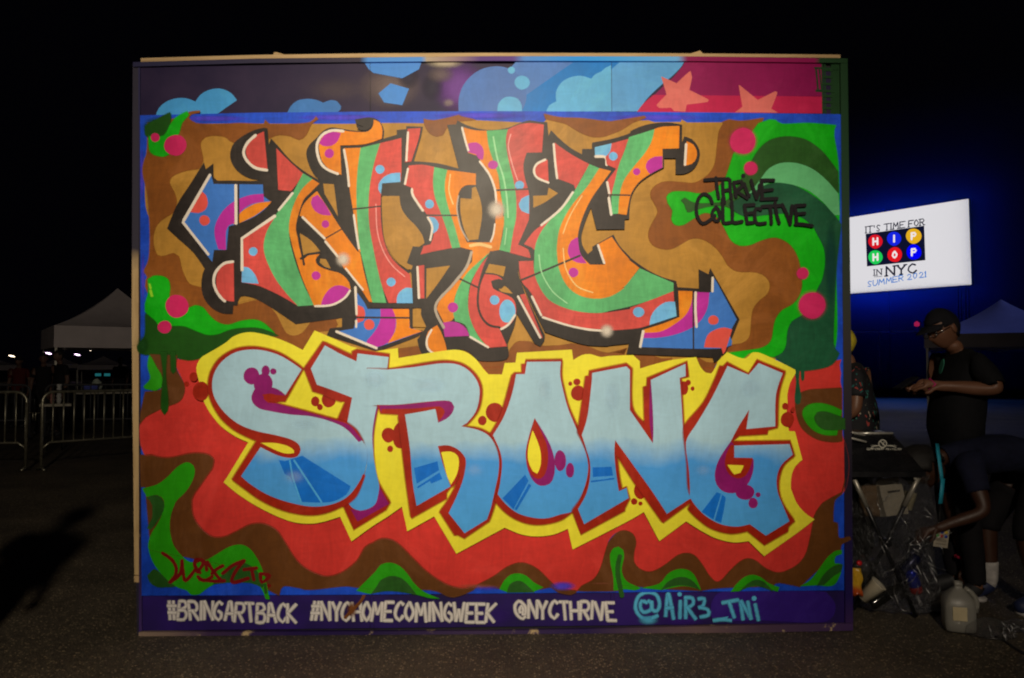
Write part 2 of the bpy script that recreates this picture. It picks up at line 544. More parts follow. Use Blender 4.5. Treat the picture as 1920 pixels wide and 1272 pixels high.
slab('backing_board', [(263, 122), (925, 114), (1584, 116), (1592, 1180), (264, 1190)], 0.0145, 0.024, plain('dark_backing', (0.012, 0.011, 0.012), 0.8))
X = wx
slab('batten', [(252, 119), (480, 112.5), (925, 108), (1300, 108.5), (1587, 112), (1587, 120.5), (1300, 117), (925, 116.5), (480, 120.5), (252, 127.5)], -0.016, 0.010,
     trim_mat('batten_top_paint', 0, [(X(250), (46, 42, 62)), (X(672), (52, 42, 50)), (X(686), (84, 140, 190)), (X(790), (84, 140, 190)), (X(797), (176, 152, 116)), (X(850), (150, 118, 110)),
              (X(900), (88, 52, 104)), (X(965), (92, 56, 112)), (X(985), (84, 132, 180)), (X(1085), (40, 140, 196)), (X(1165), (70, 152, 196)), (X(1275), (110, 168, 200)), (X(1290), (136, 10, 66)), (X(1535), (140, 10, 66)),
              (X(1541), (30, 58, 26)), (X(1600), (30, 58, 26))], wear_at=0.74))
slab('batten', [(1573.5, 121.2), (1587, 121), (1594, 700), (1597, 1166), (1583, 1166.5), (1579, 700)], -0.016, 0.010,
     trim_mat('batten_right_paint', 2, [(wz(1185), (70, 42, 78)), (wz(1120), (38, 24, 74)), (wz(900), (34, 27, 36)), (wz(640), (56, 48, 44)), (wz(430), (46, 60, 44)), (wz(300), (34, 62, 36)), (wz(110), (30, 58, 26))], wear_at=0.72))
slab('batten', [(263, 1184), (925, 1181.5), (1597, 1167), (1597, 1181), (925, 1194.5), (262, 1194)], -0.016, 0.010,
     trim_mat('batten_bottom_paint', 0, [(X(255), (150, 122, 92)), (X(330), (130, 104, 84)), (X(400), (70, 48, 70)), (X(560), (40, 24, 66)), (X(700), (42, 27, 62)), (X(900), (72, 52, 74)), (X(1100), (50, 33, 70)), (X(1300), (116, 88, 78)), (X(1420), (86, 62, 70)), (X(1600), (72, 46, 80))], wear_at=0.60))
slab('batten', [(261, 128.5), (264, 128.2), (266, 700), (267.5, 1183), (262.3, 1183), (261.6, 700)], -0.010, 0.012,
     trim_mat('batten_left_paint', 2, [(wz(1190), (70, 46, 92)), (wz(1000), (36, 28, 40)), (wz(500), (40, 34, 36)), (wz(110), (54, 48, 74))], wear_at=0.66))
def post_mat():
    m = bpy.data.materials.new('half_painted_stud')
    t = NT(m)
    v = t.coord()
    sx = t.new('ShaderNodeSeparateXYZ')
    t.l(v, sx.inputs[0])
    n = t.noise(10, 4, 0.6, t.coord((3, 3, 0.3)), 1.0)
    st = t.noise(2.6, 4, 0.65, v)
    w_ = t.ramp(n.outputs[0], [(0.3, (0.42, 0.28, 0.12)), (0.7, (0.62, 0.44, 0.22))])
    nz = t.rng(st.outputs[0], 0, 1, -0.10, 0.10)
    ad = t.new('ShaderNodeMath', operation='ADD')
    t.l(sx.outputs[2], ad.inputs[0]); t.l(nz, ad.inputs[1])
    hi = t.rng(ad.outputs[0], wz(505), wz(470), 0, 1)
    lo = t.rng(sx.outputs[2], wz(1093), wz(1092), 1, 0)
    dk = t.rng(st.outputs[0], 0.60, 0.68, 0, 0.7)
    c = t.mixc(dk, w_, (0.03, 0.02, 0.035))
    c = t.mixc(hi, c, (0.022, 0.018, 0.04))
    t.l(t.mixc(lo, c, (0.014, 0.010, 0.03)), t.p.inputs['Base Color'])
    t.p.inputs['Roughness'].default_value = 0.65
    return m
slab('frame_stud', [(249.5, 121), (260.5, 120), (260.8, 480), (261.5, 1078), (252.5, 1078), (247.5, 600)], -0.004, 0.090, post_mat())
slab('frame_block', [(252, 1080), (262, 1080), (262, 1092), (252, 1092)], -0.003, 0.110, M_PINE)
slab('frame_stud', [(255, 1093.5), (261.5, 1093.5), (261.5, 1191), (257, 1191)], 0.0, 0.090, plain('stud_foot_paint', (0.014, 0.010, 0.03), 0.6))
slab('frame_beam', [(266, 111), (480, 105), (700, 102), (925, 101), (1150, 101.5), (1350, 102.5), (1574, 104.5), (1574, 110.6), (1300, 107.8), (925, 107.2), (480, 111.7), (266, 118)], -0.012, 0.085, M_PINE_H)
slab('frame_block', [(513, 103.6), (514, 99.5), (519, 99), (534, 103.2)], -0.006, 0.060, M_PINE_H)
slab('frame_block', [(1294, 101.6), (1312, 96), (1318, 101.8)], -0.006, 0.060, M_PINE_H)
for px in (700, 1145, 1575):
    slab('frame_stud', [(px - 7, 124), (px + 7, 124), (px + 7, 1180), (px - 7, 1180)], 0.026, 0.115, M_PINE)
for px in (480, 1360):                                           # raking props behind, foot on the asphalt
    p = wl(px, 420)
    mb = MB()
    mb.tube([(p.x, 0.13, p.z), (p.x, 1.25, 0.03)], 0.035, 4)
    mb.build('prop', M_PINE, wall)

# the sheet hung over the panels
paint('border', (32, 74, 176), var=0.22)
canvas = slab('painted_sheet', [(264.5, 218), (480, 213), (700, 211), (925, 210), (1140, 211), (1350, 212.5), (1577, 216), (1580, 660), (1581, 1106), (1140, 1110), (925, 1112), (700, 1114), (267.5, 1116), (265.5, 660)], -0.0120, -0.0050, PAL['border'])
PN = Painter(wall, W_O, W_N, W_INV, 0)
PB, CB = 0.0004, 0.0124
for k, nm, par, base, lb in (
    ('sky', 'painted_sky_band', 'wall', PB, None), ('rock', 'painted_rock', 'wall', PB, 'blue five sided rock'), ('rock2', 'painted_rock', 'wall', PB, 'smaller blue five sided rock'),
    ('puff', 'painted_spray_haze', 'wall', PB, None), ('planet', 'painted_planet', 'wall', PB, None), ('bub1', 'painted_bubble', 'wall', PB, None), ('bub2', 'painted_bubble', 'wall', PB, None), ('bub3', 'painted_bubble', 'wall', PB, None),
    ('cl1', 'painted_cloud', 'wall', PB, 'bright blue cloud'), ('cl2', 'painted_cloud', 'wall', PB, 'dull blue cloud'), ('cl3', 'painted_cloud', 'wall', PB, 'large pale blue cloud'),
    ('star1', 'painted_star', 'wall', PB, None), ('star2', 'painted_star', 'wall', PB, None), ('esc', 'painted_fire_escape', 'wall', PB, None),
    ('seam', 'panel_seam', 'wall', PB, None), ('w1', 'painted_words', 'wall', PB, 'white words #BRINGARTBACK'), ('w2', 'painted_words', 'wall', PB, 'white words #NYCHOMECOMINGWEEK'),
    ('w3', 'painted_words', 'wall', PB, 'white words @NYCTHRIVE'), ('w4', 'painted_words', 'wall', PB, 'light blue words @AIR3_TNi'), ('spl', 'paint_splash', 'wall', PB, None), ('purp', 'painted_purple_patch', 'wall', PB, None),
    ('tan', 'painted_ground_colour', 'sheet', CB, 'tan field behind the letters'), ('red', 'painted_ground_colour', 'sheet', CB, 'red field under STRONG'),
    ('brn', 'painted_wave', 'sheet', CB, 'brown wave'), ('brn2', 'painted_wave', 'sheet', CB, 'dark brown wave along the bottom'), ('grn', 'painted_wave', 'sheet', CB, 'bright green wave at right'), ('grn1', 'painted_wave', 'sheet', CB, 'green wave at left'),
    ('grn2', 'painted_wave', 'sheet', CB, 'green waves along the bottom'), ('swirl', 'painted_swirl', 'sheet', CB, None), ('drip', 'paint_drip', 'sheet', CB, None),
    ('dots', 'painted_dots', 'sheet', CB, 'pink dots'), ('halo', 'painted_halo', 'sheet', CB, 'yellow halo round STRONG'), ('paw', 'painted_bubbles', 'sheet', CB, 'dark red bubbles'),
    ('N', 'painted_letter', 'sheet', CB, 'striped letter N'), ('Y', 'painted_letter', 'sheet', CB, 'striped letter Y'), ('C', 'painted_letter', 'sheet', CB, 'striped letter C'),
    ('s1', 'painted_letter', 'sheet', CB, 'pale blue letter S'), ('s2', 'painted_letter', 'sheet', CB, 'pale blue letter T'), ('s3', 'painted_letter', 'sheet', CB, 'pale blue letter R'),
    ('s4', 'painted_letter', 'sheet', CB, 'pale blue letter O'), ('s5', 'painted_letter', 'sheet', CB, 'pale blue letter N'), ('s6', 'painted_letter', 'sheet', CB, 'pale blue letter G'),
    ('glint', 'painted_glint', 'sheet', CB, None), ('thr', 'painted_words', 'sheet', CB, 'black words THRIVE COLLECTIVE'), ('sig', 'painted_signature', 'sheet', CB, None), ('splc', 'paint_splash', 'sheet', CB, None)):
    PN.key(k, nm, par, base, lb)
    PN.keys[k]['split'] = not (nm in ('painted_letter', 'painted_words', 'painted_signature', 'painted_fire_escape'))
    if PN.keys[k]['split'] and nm not in ('painted_rock', 'painted_cloud'): PN.keys[k]['label'] = None
P, D, B, S = PN.P, PN.D, PN.B, PN.S
black = paint('black', (44, 35, 28), 0.40, 0.34)
tan = paint('tan', (176, 122, 44), var=0.13)
brown = paint('brown', (136, 74, 22), var=0.15)
dbrown = paint('dark_brown', (98, 54, 18), var=0.12)
orange = paint('orange', (228, 124, 22), var=0.15)
redp = paint('stripe_red', (206, 72, 58), var=0.17)
coral = paint('coral', (222, 80, 62))
green = paint('stripe_green', (92, 170, 96), var=0.16)
lgreen = paint('leaf_green', (100, 176, 104))
bgreen = paint('bright_green', (0, 166, 2), var=0.12)
mgreen = paint('mid_green', (44, 146, 10), var=0.10)
dgreen = paint('dark_green', (24, 78, 44), var=0.18)
olive = paint('olive', (40, 84, 24), var=0.15)
fgreen = paint('forest_green', (26, 74, 10), var=0.12)
lime = paint('lime', (150, 210, 40))
blue = paint('steel_blue', (62, 112, 172))
lblue = paint('light_blue', (112, 172, 204), var=0.14)
mag = paint('magenta', (184, 40, 134))
pink = paint('pink', (206, 38, 84))
white = paint('white', (228, 206, 172), var=0.05)
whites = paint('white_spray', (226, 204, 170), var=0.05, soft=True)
redf = paint('field_red', (208, 54, 42), var=0.10)
yellow = paint('yellow', (236, 214, 54), var=0.07)
dred = paint('dark_red', (158, 34, 12), var=0.14)
plum = paint('plum', (136, 20, 88), var=0.10)
dblue = paint('deep_blue', (0, 104, 178), var=0.10)
borders = paint('border_purple', (88, 70, 190), var=0.2, soft=True)
def fade_mat():
    m = paint('letter_fade', (160, 190, 192), var=0.07)
    t = NT(m)
    v = t.coord()
    sx = t.new('ShaderNodeSeparateXYZ')
    t.l(v, sx.inputs[0])
    n = t.noise(3.2, 3, 0.6, v)
    ad = t.new('ShaderNodeMath', operation='ADD')
    t.l(sx.outputs[2], ad.inputs[0]); t.l(t.rng(n.outputs[0], 0.3, 0.7, -0.035, 0.035), ad.inputs[1])
    f = t.rng(ad.outputs[0], wz(866), wz(824), 0, 1)
    low = t.rng(sx.outputs[2], wz(1000), wz(850), 0, 1)
    lowc = t.mixc(low, albedo((84, 158, 200)), albedo((74, 144, 192)))
    lapmix = t.p.inputs['Base Color'].links[0].from_node
    mul = lapmix.inputs[6].links[0].from_node
    for l_ in list(lapmix.inputs[0].links): t.t.links.remove(l_)
    lapmix.inputs[0].default_value = 0.0
    # the streaks stay; only the two colours of the can change with height
    first = mul
    while first.inputs[6].links: first = first.inputs[6].links[0].from_node
    t.l(t.mixc(f, lowc, albedo((166, 192, 187))), first.inputs[6])
    return m
fade = fade_mat()
dreds = paint('dark_red_mist', (158, 34, 12), soft=True)
softs = {n: paint(n + '_mist', c, soft=True) for n, c in (('bgreen', (0, 154, 4)), ('mgreen', (44, 146, 10)), ('dgreen', (24, 78, 44)), ('olive', (40, 84, 24)), ('fgreen', (26, 74, 10)), ('dbrown', (98, 54, 18)), ('redf', (206, 52, 42)), ('brown', (138, 76, 26)))}
# ------------------------------------------------------------------ top strip of the wall
cream = paint('cream_haze', (196, 172, 130), soft=True)
purph = paint('purple_haze', (104, 48, 118), soft=True)
taupe = paint('taupe_haze', (120, 98, 86), soft=True)
darkh = paint('dark_haze', (40, 32, 48), soft=True)
B('puff', taupe, 'u 280,330', 330, 230, 0.1, 0.75)
B('puff', purph, 'u 800,330', 260, 260, 0.2, 0.95)
B('puff', darkh, 'u 420,260', 110, 120, 0.1, 0.8)
B('puff', darkh, 'u 600,330', 120, 150, 0.1, 0.7)
B('puff', cream, 'u 690,150', 190, 60, 0.1, 0.85)
B('puff', taupe, 'u 660,240', 150, 90, 0.1, 0.6)
B('puff', taupe, 't 1560,350', 420, 170, 0.05, 0.25)
B('puff', cream, 'u 720,450', 70, 50, 0.1, 0.3)
stblue = paint('band_steel', (78, 118, 166))
teal = paint('band_teal', (0, 114, 170))
sky = paint('band_sky', (94, 154, 188))
P('sky', stblue, 'u 1290,112* 1700,112* 1290,400* 1255,515* 800,515* 1000,300 1180,190* 1240,130')
P('sky', teal, 'u 1700,112* 1908,112* v 175,112* 60,215 10,330* -60,520* u 1258,515* 1290,398*')
P('sky', sky, 'v 172,112* 622,112* 590,175 520,250 440,315 340,410 258,515* -120,515* 0,330 60,210')
P('sky', paint('magenta_dark', (140, 10, 68)), 'v 624,112* 1642,122* 1642,402* 378,398* 450,330 530,255 598,170')
P('sky', paint('crimson', (190, 30, 66)), 'v 378,392* 1000,398 1642,404* 1645,530* 255,518* 300,460')
P('planet', paint('planet', (74, 110, 158)), 'u 795,515* 795,420 830,320 900,240 980,195 1080,178 1170,195 1230,230 1285,320 1300,400 1290,460 1262,515*')
bubc = paint('bubble_blue', (98, 168, 192))
D('bub1', bubc, 'u 1188,208', 27); D('bub2', bubc, 'u 1268,300', 56, 52)
P('bub3', bubc, 'u 1083,515* 1090,460 1130,415 1180,405 1235,420 1265,470 1267,515*')
P('cl3', bubc, 'u 1448,515* 1470,470 1522,440* 1520,370 1560,300 1630,260 1710,250 1782,272* 1810,240 1860,216 v 20,190 62,170* 62,515*')
P('cl1', paint('cloud_blue', (74, 150, 188)), 't 208,540* 230,490 280,445 350,418 430,415 503,440* 540,390 600,355 680,343 750,365 790,400 812,430* 740,480 655,540*')
P('cl2', paint('cloud_dull', (62, 112, 158)), 't 1185,530* 1210,480 1260,435 1340,420 1410,430 1455,450* 1510,430 1560,440 1588,475 1585,500 1555,525*')
rockc = paint('rock_blue', (72, 130, 184))
P('rock', rockc, 'u 68,112* 530,112* 500,200* 375,268* 160,228* 125,200*')
P('rock2', rockc, 'u 288,305* 425,345* 375,468* 240,448* 197,380*')
starc = paint('star', (218, 106, 88))
P('star1', starc, 'v 435,255* 550,305* 640,222 655,215 665,260 645,355* 785,425 790,433 780,445 625,465* 615,518* 530,512* 510,487* 420,490 400,470 475,390*')
P('star2', starc, 'v 1012,318 1022,322* 1155,430* 1285,365 1297,368 1300,380 1255,495* 1305,525* 985,522* 1040,480*')
esc = paint('escape_green', (30, 60, 26))
P('esc', esc, 'v 1700,122* 1815,124* 1820,540* 1700,535*')
for a in ('1635,124 1640,530', '1655,124 1660,530'): S('esc', esc, 'v ' + a, 3.2, False)
for y in (150, 205, 258, 310, 362, 400, 445, 490): S('esc', esc, 'v 1640,%d 1705,%d' % (y, y + 2), 4.2, False)
S('esc', esc, 'v 1580,192 1760,198', 3.5, False); S('esc', esc, 'v 1592,360 1720,366', 4.5, False)
S('esc', esc, 'v 1588,195 1604,360', 3, False); S('esc', esc, 'v 1612,195 1630,360', 2.4, False)
seamc = paint('seam_dark', (26, 22, 26))
S('seam', seamc, 'v 65,125 67,510', 0.8, False); S('seam', seamc, 'u 134,125 140,505', 0.8, False)
S('seam', seamc, 'z 700,1116 701,1180', 0.7, False); S('seam', seamc, 'z 1151,1112 1152,1176', 0.7, False)
# ------------------------------------------------------------------ sheet: fields
for x, y, rx, ry in ((400, 224, 90, 8), (640, 222, 110, 8), (900, 219, 120, 9), (1230, 222, 120, 8), (268, 330, 5, 70), (270, 520, 5, 60)): B('splc', borders, 'z %d,%d' % (x, y), rx, ry, 0.2, 0.8)
P('tan', tan, 'a 90,100* 440,96 760,94 1300,96 1640,96 b 100,90 380,92* 640,60 760,68 1080,84* 1280,82 1300,60* c 0,78 300,70 345,84* 540,82* 548,64* 590,86* 900,84* 1000,110* 1300,900 f 1300,900 1000,1000* e 900,1100 0,1000* d 900,900 200,700* 120,300 110,0 a 60,700 60,400')
P('red', redf, 'g 275,122* 320,140 480,130 900,60* h 100,250 900,200 1700,200* i 400,200 1385,215* 1740,140* 1725,180 1735,240* 1730,300 1742,355* 1745,700* 1790,870 1785,1030 1745,1140 1640,1185 l 1600,250 1545,330 1530,390 1505,520 1470,640 1400,720 1280,770 1180,742 1100,682 1040,665 980,690 900,765 850,822 805,840 750,790 700,710 640,640 580,625 520,640 440,700 370,745 300,765 230,740 190,690 190,620 205,540 180,480 120,455 50,475 0,530 k 1745,590 1700,740 1650,820 1560,870 1530,905* 1400,890 1330,840 1250,760 1170,710 1090,697 1000,730 900,800 800,855 700,885 640,882 560,860 470,810 380,740 300,660 200,560 130,520 60,515 0,545 j 1700,580 1640,680 1540,760 1440,795 1360,785 1250,730 1180,660 1110,550 1050,460 980,415 920,400 840,410 740,460 650,500 560,500 490,450 430,370 410,280 420,200 480,110 550,10 g 560,960 575,890 540,850 470,835 380,840 270,865 180,868 110,850 60,852 25,760 22,620 60,565 150,520 210,490 300,460 345,410 355,340 330,270 300,210', 1.8, softs['redf'])
P('brn', brown, 'a 75,90* 200,75 300,50 385,10 470,0 465,12* 405,25 385,50 440,92 600,102 760,92 945,102* 955,68* 990,102* 1150,100 1290,85 1335,42* 1352,62* 1300,100 1260,180 1210,215 1150,190 1090,180 1030,185 900,250* 720,235 660,195 580,183 510,195 470,240 480,310 490,375 460,432* 350,450 260,490 240,540 275,610 293,680 270,760* 170,825 125,900 120,1000 150,1080 210,1085 270,1065 310,1090 325,1160 d 345,340 390,415 475,440* 600,600* 760,560* 860,535 950,540 1010,590 1100,680* 1530,660* 1470,760* 1330,780 1245,905* 1000,810 700,760* 400,640 120,560* 60,430 75,360* 50,320 85,230 a 95,960 90,800 75,620 40,460 55,360 75,300', 1.8, softs['brown'])
P('tan', tan, 'd 760,512* 850,515 910,530 850,540 780,560 755,565*')
P('tan', tan, 'd 995,585* 1040,640 1075,710 1115,780 1170,800 1235,775 1300,690* 1185,715*')
P('tan', tan, 'd 1485,680* 1530,665* 1530,735* 1500,720')
P('brn', brown, 'b 380,60* 450,72 560,52 640,30* 662,42 770,66* 700,72 640,80 628,112* 560,118 520,180 480,190 430,170 390,110', 1.8, softs['brown'])
P('brn', brown, 'b 1278,22* 1400,48 1560,55 1750,78 c 60,72 270,38* 282,50 180,88 100,140 0,180 b 1740,188 1650,195 1550,160 1450,100 1380,80 1290,60*', 1.8, softs['brown'])
P('brn', brown, 'e 190,900* 330,880* 420,930* 195,968*', 1.8, softs['brown']); P('brn', brown, 'e 700,900* 800,985* 1000,980* 1040,880 1100,840 1160,835 1200,860* 1290,880 1480,860* 1600,880 1700,920 1800,930 1900,890* f 0,930 120,905* 120,940* e 1700,965* 1490,985* 1060,1000* 960,1095* 865,1090* 800,1000', 1.8, softs['brown'])
P('brn', brown, 'f 180,930* 480,970* 470,990* 235,1048* 225,990*', 1.8, softs['brown']); P('brn', brown, 'f 650,965* 820,960* 790,1040 760,1085 720,1075 680,1030', 1.8, softs['brown'])
P('tan', tan, 'f 345,950* 470,966* 400,970'); P('tan', tan, 'f 680,965* 790,970* 785,1000* 730,995')
P('tan', tan, 'e 1290,790* 1450,835 1470,860* 1400,870 1285,875*'); P('tan', tan, 'e 1000,900* 1060,850 1080,650* 1210,850* 1130,838 1060,850 1010,920')
# right hand swirl
P('brn', brown, 'c 850,84* 900,64* 1000,75 1160,52* 1150,75 1150,110* 1500,300 1540,900 f 1540,500 1300,830 1180,875 1050,910 880,915* 900,872* 1000,858 1050,820 1065,760 1070,680 1085,600 1130,540 1190,490 1210,430 1195,380 1150,340 1080,322 1000,322 940,310 890,270 c 890,1150 850,1080 800,1020 730,970 660,950 600,960 540,995 470,1030 400,1030 330,1000 300,940 310,880 340,820 370,760 355,710 320,650 320,600 360,555 430,530 540,535 640,540 720,500 770,450 800,380 815,250 830,150 860,95', 1.8, softs['brown'])
P('grn', bgreen, 'c 1120,95* 1200,66* 1250,70 1300,98 1500,92 1700,108* 1685,180 1718,420 1722,900 f 1700,300 1690,900 1480,1040* 1240,960* 1100,940* 1050,930 1000,975 930,960 890,930* 1040,910 1150,890 1215,840 1235,740 1250,680 1295,615 1380,565 1430,500 1450,420 1440,300 1415,205 1365,125 1290,75 1220,65 1130,90 1060,120 980,125 920,90 880,20 c 850,845 800,785 720,760 640,800 560,850 500,852 472,810 480,745 445,690 435,645 475,608 580,605 680,620 790,600 880,490* 910,400 935,320* 1000,250 1080,150', 2.2, softs['bgreen'])
P('swirl', olive, 'c 1000,500* 1050,420 1080,360 1130,285 1200,225 1290,198 1380,197 1480,222 1580,290 1650,370 1712,455* 1718,615* 1640,530 1540,445 1450,402 1360,385 1270,400 1200,440 1150,490* 1130,560 1100,650 1040,760* 960,760 880,715 760,712 640,742 592,757 570,700 545,670 570,652 640,690 800,690 900,660', 2.2, softs['olive'])
P('swirl', dgreen, 'c 900,700* 1010,640 1100,590 1220,545 1340,545 1450,590 1560,660 1650,740 1738,850* f 1700,300 1685,620* 1680,860 1722,930* 1700,980 1640,1030 1480,1060 1380,1045 1240,960* 1300,930 1330,870 1340,770 1370,700 1430,660 1500,620* 1560,460 1600,380 1622,250 1610,140 1560,40 c 1540,880 1470,810 1400,780 1300,765 1180,775 1040,790 960,760', 2.2, softs['dgreen'])
P('swirl', lgreen, 'c 1150,490* 1200,430 1280,392 1370,387 1450,403 1540,445 1640,530 1717,622* 1727,780* 1690,780 1600,680 1500,600 1400,560 1300,540 1200,542 1110,590 1030,632* 1090,570')
B('swirl', paint('dark_green_mist', (16, 66, 52), soft=True), 'f 1660,260', 60, 420, 0.2, 0.7)
for c_, r_ in (('c 1003,227', 97), ('c 1062,430', 50), ('f 1450,335', 44), ('f 1520,573', 98)):
    B('dots', paint('pink_spray', (206, 38, 84), soft=True), c_, r_ * 1.35, r_ * 1.35, 0.6, 0.55)
    D('dots', pink, c_, r_)
# left hand greens
fgs = paint('forest_spray', (24, 70, 18), soft=True)
B('grn1', fgs, 'a 140,120', 120, 90, 0.35, 1.0)
P('grn1', fgreen, 'a 60,110* 150,60 245,10* 252,50 240,120 215,190 110,200 60,180', 2.2, softs['fgreen'])
P('grn1', bgreen, 'a 372,4* 385,30 335,90 310,170 265,230 235,325* 190,342 100,310 88,190 110,200 200,185 245,110 290,50', 2.2, softs['bgreen'])
D('dots', pink, 'a 135,200', 34); D('dots', pink, 'a 285,258', 84, 78)
P('grn1', bgreen, 'd 80,380* 120,355 180,355 230,380 245,440 240,520 290,590 370,600 430,575 490,590 540,650 600,700 680,720 780,690 880,682 950,710 1030,785* 950,765 850,752 750,765 650,795 560,810 480,800 410,760 340,740 270,750 170,740 110,680 60,620* 60,560 85,470', 2.2, softs['bgreen'])
P('grn1', fgreen, 'd 60,632* 130,690 170,735 270,732 350,735 440,770 520,798 600,795 700,758 800,745 900,745 1000,775 1055,802* 800,800 640,880 540,940 450,975 380,983 300,965 230,940 60,942 20,930 0,880 55,800', 2.2, softs['fgreen'])
B('grn1', fgs, 'd 40,870', 60, 90, 0.2, 0.9)
D('dots', pink, 'd 298,580', 86); D('dots', pink, 'd 205,735', 52, 48)
S('grn1', lime, 'd 92,418 100,445', 4); S('grn1', lime, 'd 100,465 110,502', 5)
P('brn2', dbrown, 'g 95,100* 300,110* 290,200 335,290 355,350 340,420 300,460 210,492 150,520 60,570 22,620* 30,520 60,380* 190,340', 1.8, softs['dbrown'])
P('grn1', mgreen, 'g 90,105* 110,130 140,190 175,245 190,300 180,345 140,368 60,355* 50,340 100,280 80,190', 2.2, softs['mgreen'])
P('grn1', fgreen, 'g 175,80* 225,80* 215,250 232,430 228,520 205,550 185,520 182,430 196,250', 2.2, softs['fgreen'])
P('grn1', fgreen, 'g 250,80* 285,80* 288,225 270,243 256,225', 2.2, softs['fgreen'])
# lower waves
P('brn2', dbrown, 'g 20,850* 60,852 110,850 180,868 270,865 380,840 470,835 540,850 575,890 560,960 j 550,10 480,110 420,200 410,280 430,370 490,450 560,500 650,500 740,460 840,410 920,400 980,415 1050,460 1110,550 1180,660 1250,730 1360,785 1440,795 1540,760 1640,680 1700,580 k 0,545 60,515 130,520 200,560 300,660 380,740 470,810 560,860 640,882 700,885 780,862* 750,900 640,945 570,950 430,900 100,900* j 1640,880 1540,872 1290,898 1200,882 1090,872 1060,940* 980,900 600,700* 100,600* 60,130* 30,130', 1.8, softs['dbrown'])
P('brn2', dbrown, 'k 780,862* 900,800 1000,730 1090,697 1170,710 1250,760 1330,840 1400,890 1530,905* 1480,935 1380,915 1330,880 1200,900 950,890', 1.8, softs['dbrown'])
P('brn2', dbrown, 'k 1530,905* 1560,870 1650,820 1700,740 1745,590 1760,545 l 60,475 120,455 180,480 205,540 190,620 190,690 230,740 300,765 370,745 440,700 520,640 580,625 640,640 700,710 750,790 805,840 850,822 900,765 980,690 1040,665 1100,682 1180,742 1280,770 1400,720 1470,640 1505,520 1530,390 1545,330 1600,250 i 1640,1185 1745,1130* l 1770,60 1740,185 1690,230 1680,390 1712,400 1722,510 1800,500 1810,520 1740,560 1730,610 1640,680 1430,875* 1270,845 1200,870 900,880 760,892 690,905* 400,890* 60,860 k 1850,902 1600,908', 1.8, softs['dbrown'])
P('grn2', mgreen, 'g 40,1100* 150,1070 230,1010 300,940 370,905 420,930 430,990 400,1070 350,1140 j 290,240 250,350 245,450 270,560 330,640 400,690 500,680 580,640 680,580 770,560 840,590 900,670 940,760 965,850 990,970* 960,968* 920,880 850,850 700,845 600,850 520,890 460,935 400,935* 370,905 280,870 180,780 110,680 80,560 110,470 160,390 195,300 200,230 150,190 70,205* 40,150*')
P('grn2', olive, 'j 65,215* 105,195 160,195 200,240 195,310 150,390 100,450 72,440 110,360 112,270* 90,225')
P('grn2', olive, 'j 75,790* 130,740 180,780 240,840 290,875 220,880 150,880 90,840')
P('grn2', olive, 'j 560,860* 640,780 680,720 760,690 850,720 925,800 940,880 850,850 700,845')
P('grn2', mgreen, 'j 1635,905* 1700,840 1780,760 k 60,710 130,695 200,720 260,780 310,850 380,910 500,965* 430,962 330,935* 250,900 170,880 40,900 j 1745,930')
P('grn2', olive, 'j 1745,930* 1790,870 k 60,825 130,795 200,805 260,850 330,938* 200,915 90,910')
P('grn2', mgreen, 'k 945,895* 980,830 1030,785 1090,775 1150,795 1200,840 1275,880* 1200,915* 1140,870 1000,915*')
P('grn2', olive, 'k 1000,920* 1020,860 1070,832 1120,838 1170,880 1210,918*')
P('grn2', mgreen, 'l 38,905* 35,800 15,700 12,630 40,585 75,575 110,600 116,660 100,730 108,790 145,840 245,885* 200,902 120,895')
S('grn2', olive, 'l 85,650 70,720 72,800 90,890 100,940', 9)
P('grn2', mgreen, 'l 240,885* 380,850 440,780 510,745 580,745 640,785 692,900* 560,870 400,900*')
P('grn2', olive, 'l 392,900* 440,840 510,805 580,805 640,840 688,905* 640,882 560,866 480,872')
P('grn2', mgreen, 'l 912,912* 960,850 1020,800 1080,785 1140,805 1200,850 1278,878* 1265,912* 1100,870 980,908*')
P('grn2', olive, 'l 978,908* 1040,850 1100,822 1160,838 1235,912* 1150,880 1080,870')
P('grn2', mgreen, 'l 1428,872* 1510,820 1580,730 1640,650 1700,605 1745,600 1745,630* 1700,645 1692,700 1750,712 1690,860 1560,865*')
P('grn2', olive, 'l 1555,868* 1610,780 1680,720 1748,705* 1740,760 1690,790 1610,862*')
B('splc', borders, 'k 1420,870', 120, 45, 0.2, 0.9); B('splc', borders, 'k 850,885', 130, 25, 0.2, 0.5)
B('splc', paint('smear', (170, 90, 60), soft=True), 'k 780,870', 220, 26, 0.1, 0.55); B('splc', paint('smear', (170, 90, 60)), 'k 1700,850', 120, 10, 0.1, 0.4)
# right hand brown and green lobes
P('brn2', dbrown, 'i 1745,350* 1600,358 1500,365 1430,390* 1398,470 1410,560 1440,640 1500,700 1580,740 1680,755 1745,750*', 1.8, softs['dbrown'])
P('grn', mgreen, 'i 1742,520* 1680,490 1600,468 1520,470 1465,500 1452,550 1480,610 1540,670 1620,700 1705,702* 1712,660*', 2.2, softs['mgreen'])
P('grn', olive, 'i 1765,580* 1700,555 1620,530 1560,535 1540,570 1560,620 1620,660 1765,660*', 2.2, softs['olive'])
P('drip', dgreen, 'i 1385,200* 1430,200* 1424,300 1440,420 1430,465 1412,475 1392,460 1390,420 1400,300')
P('drip', dgreen, 'i 1435,200* 1465,200* 1462,285 1450,300 1438,285')
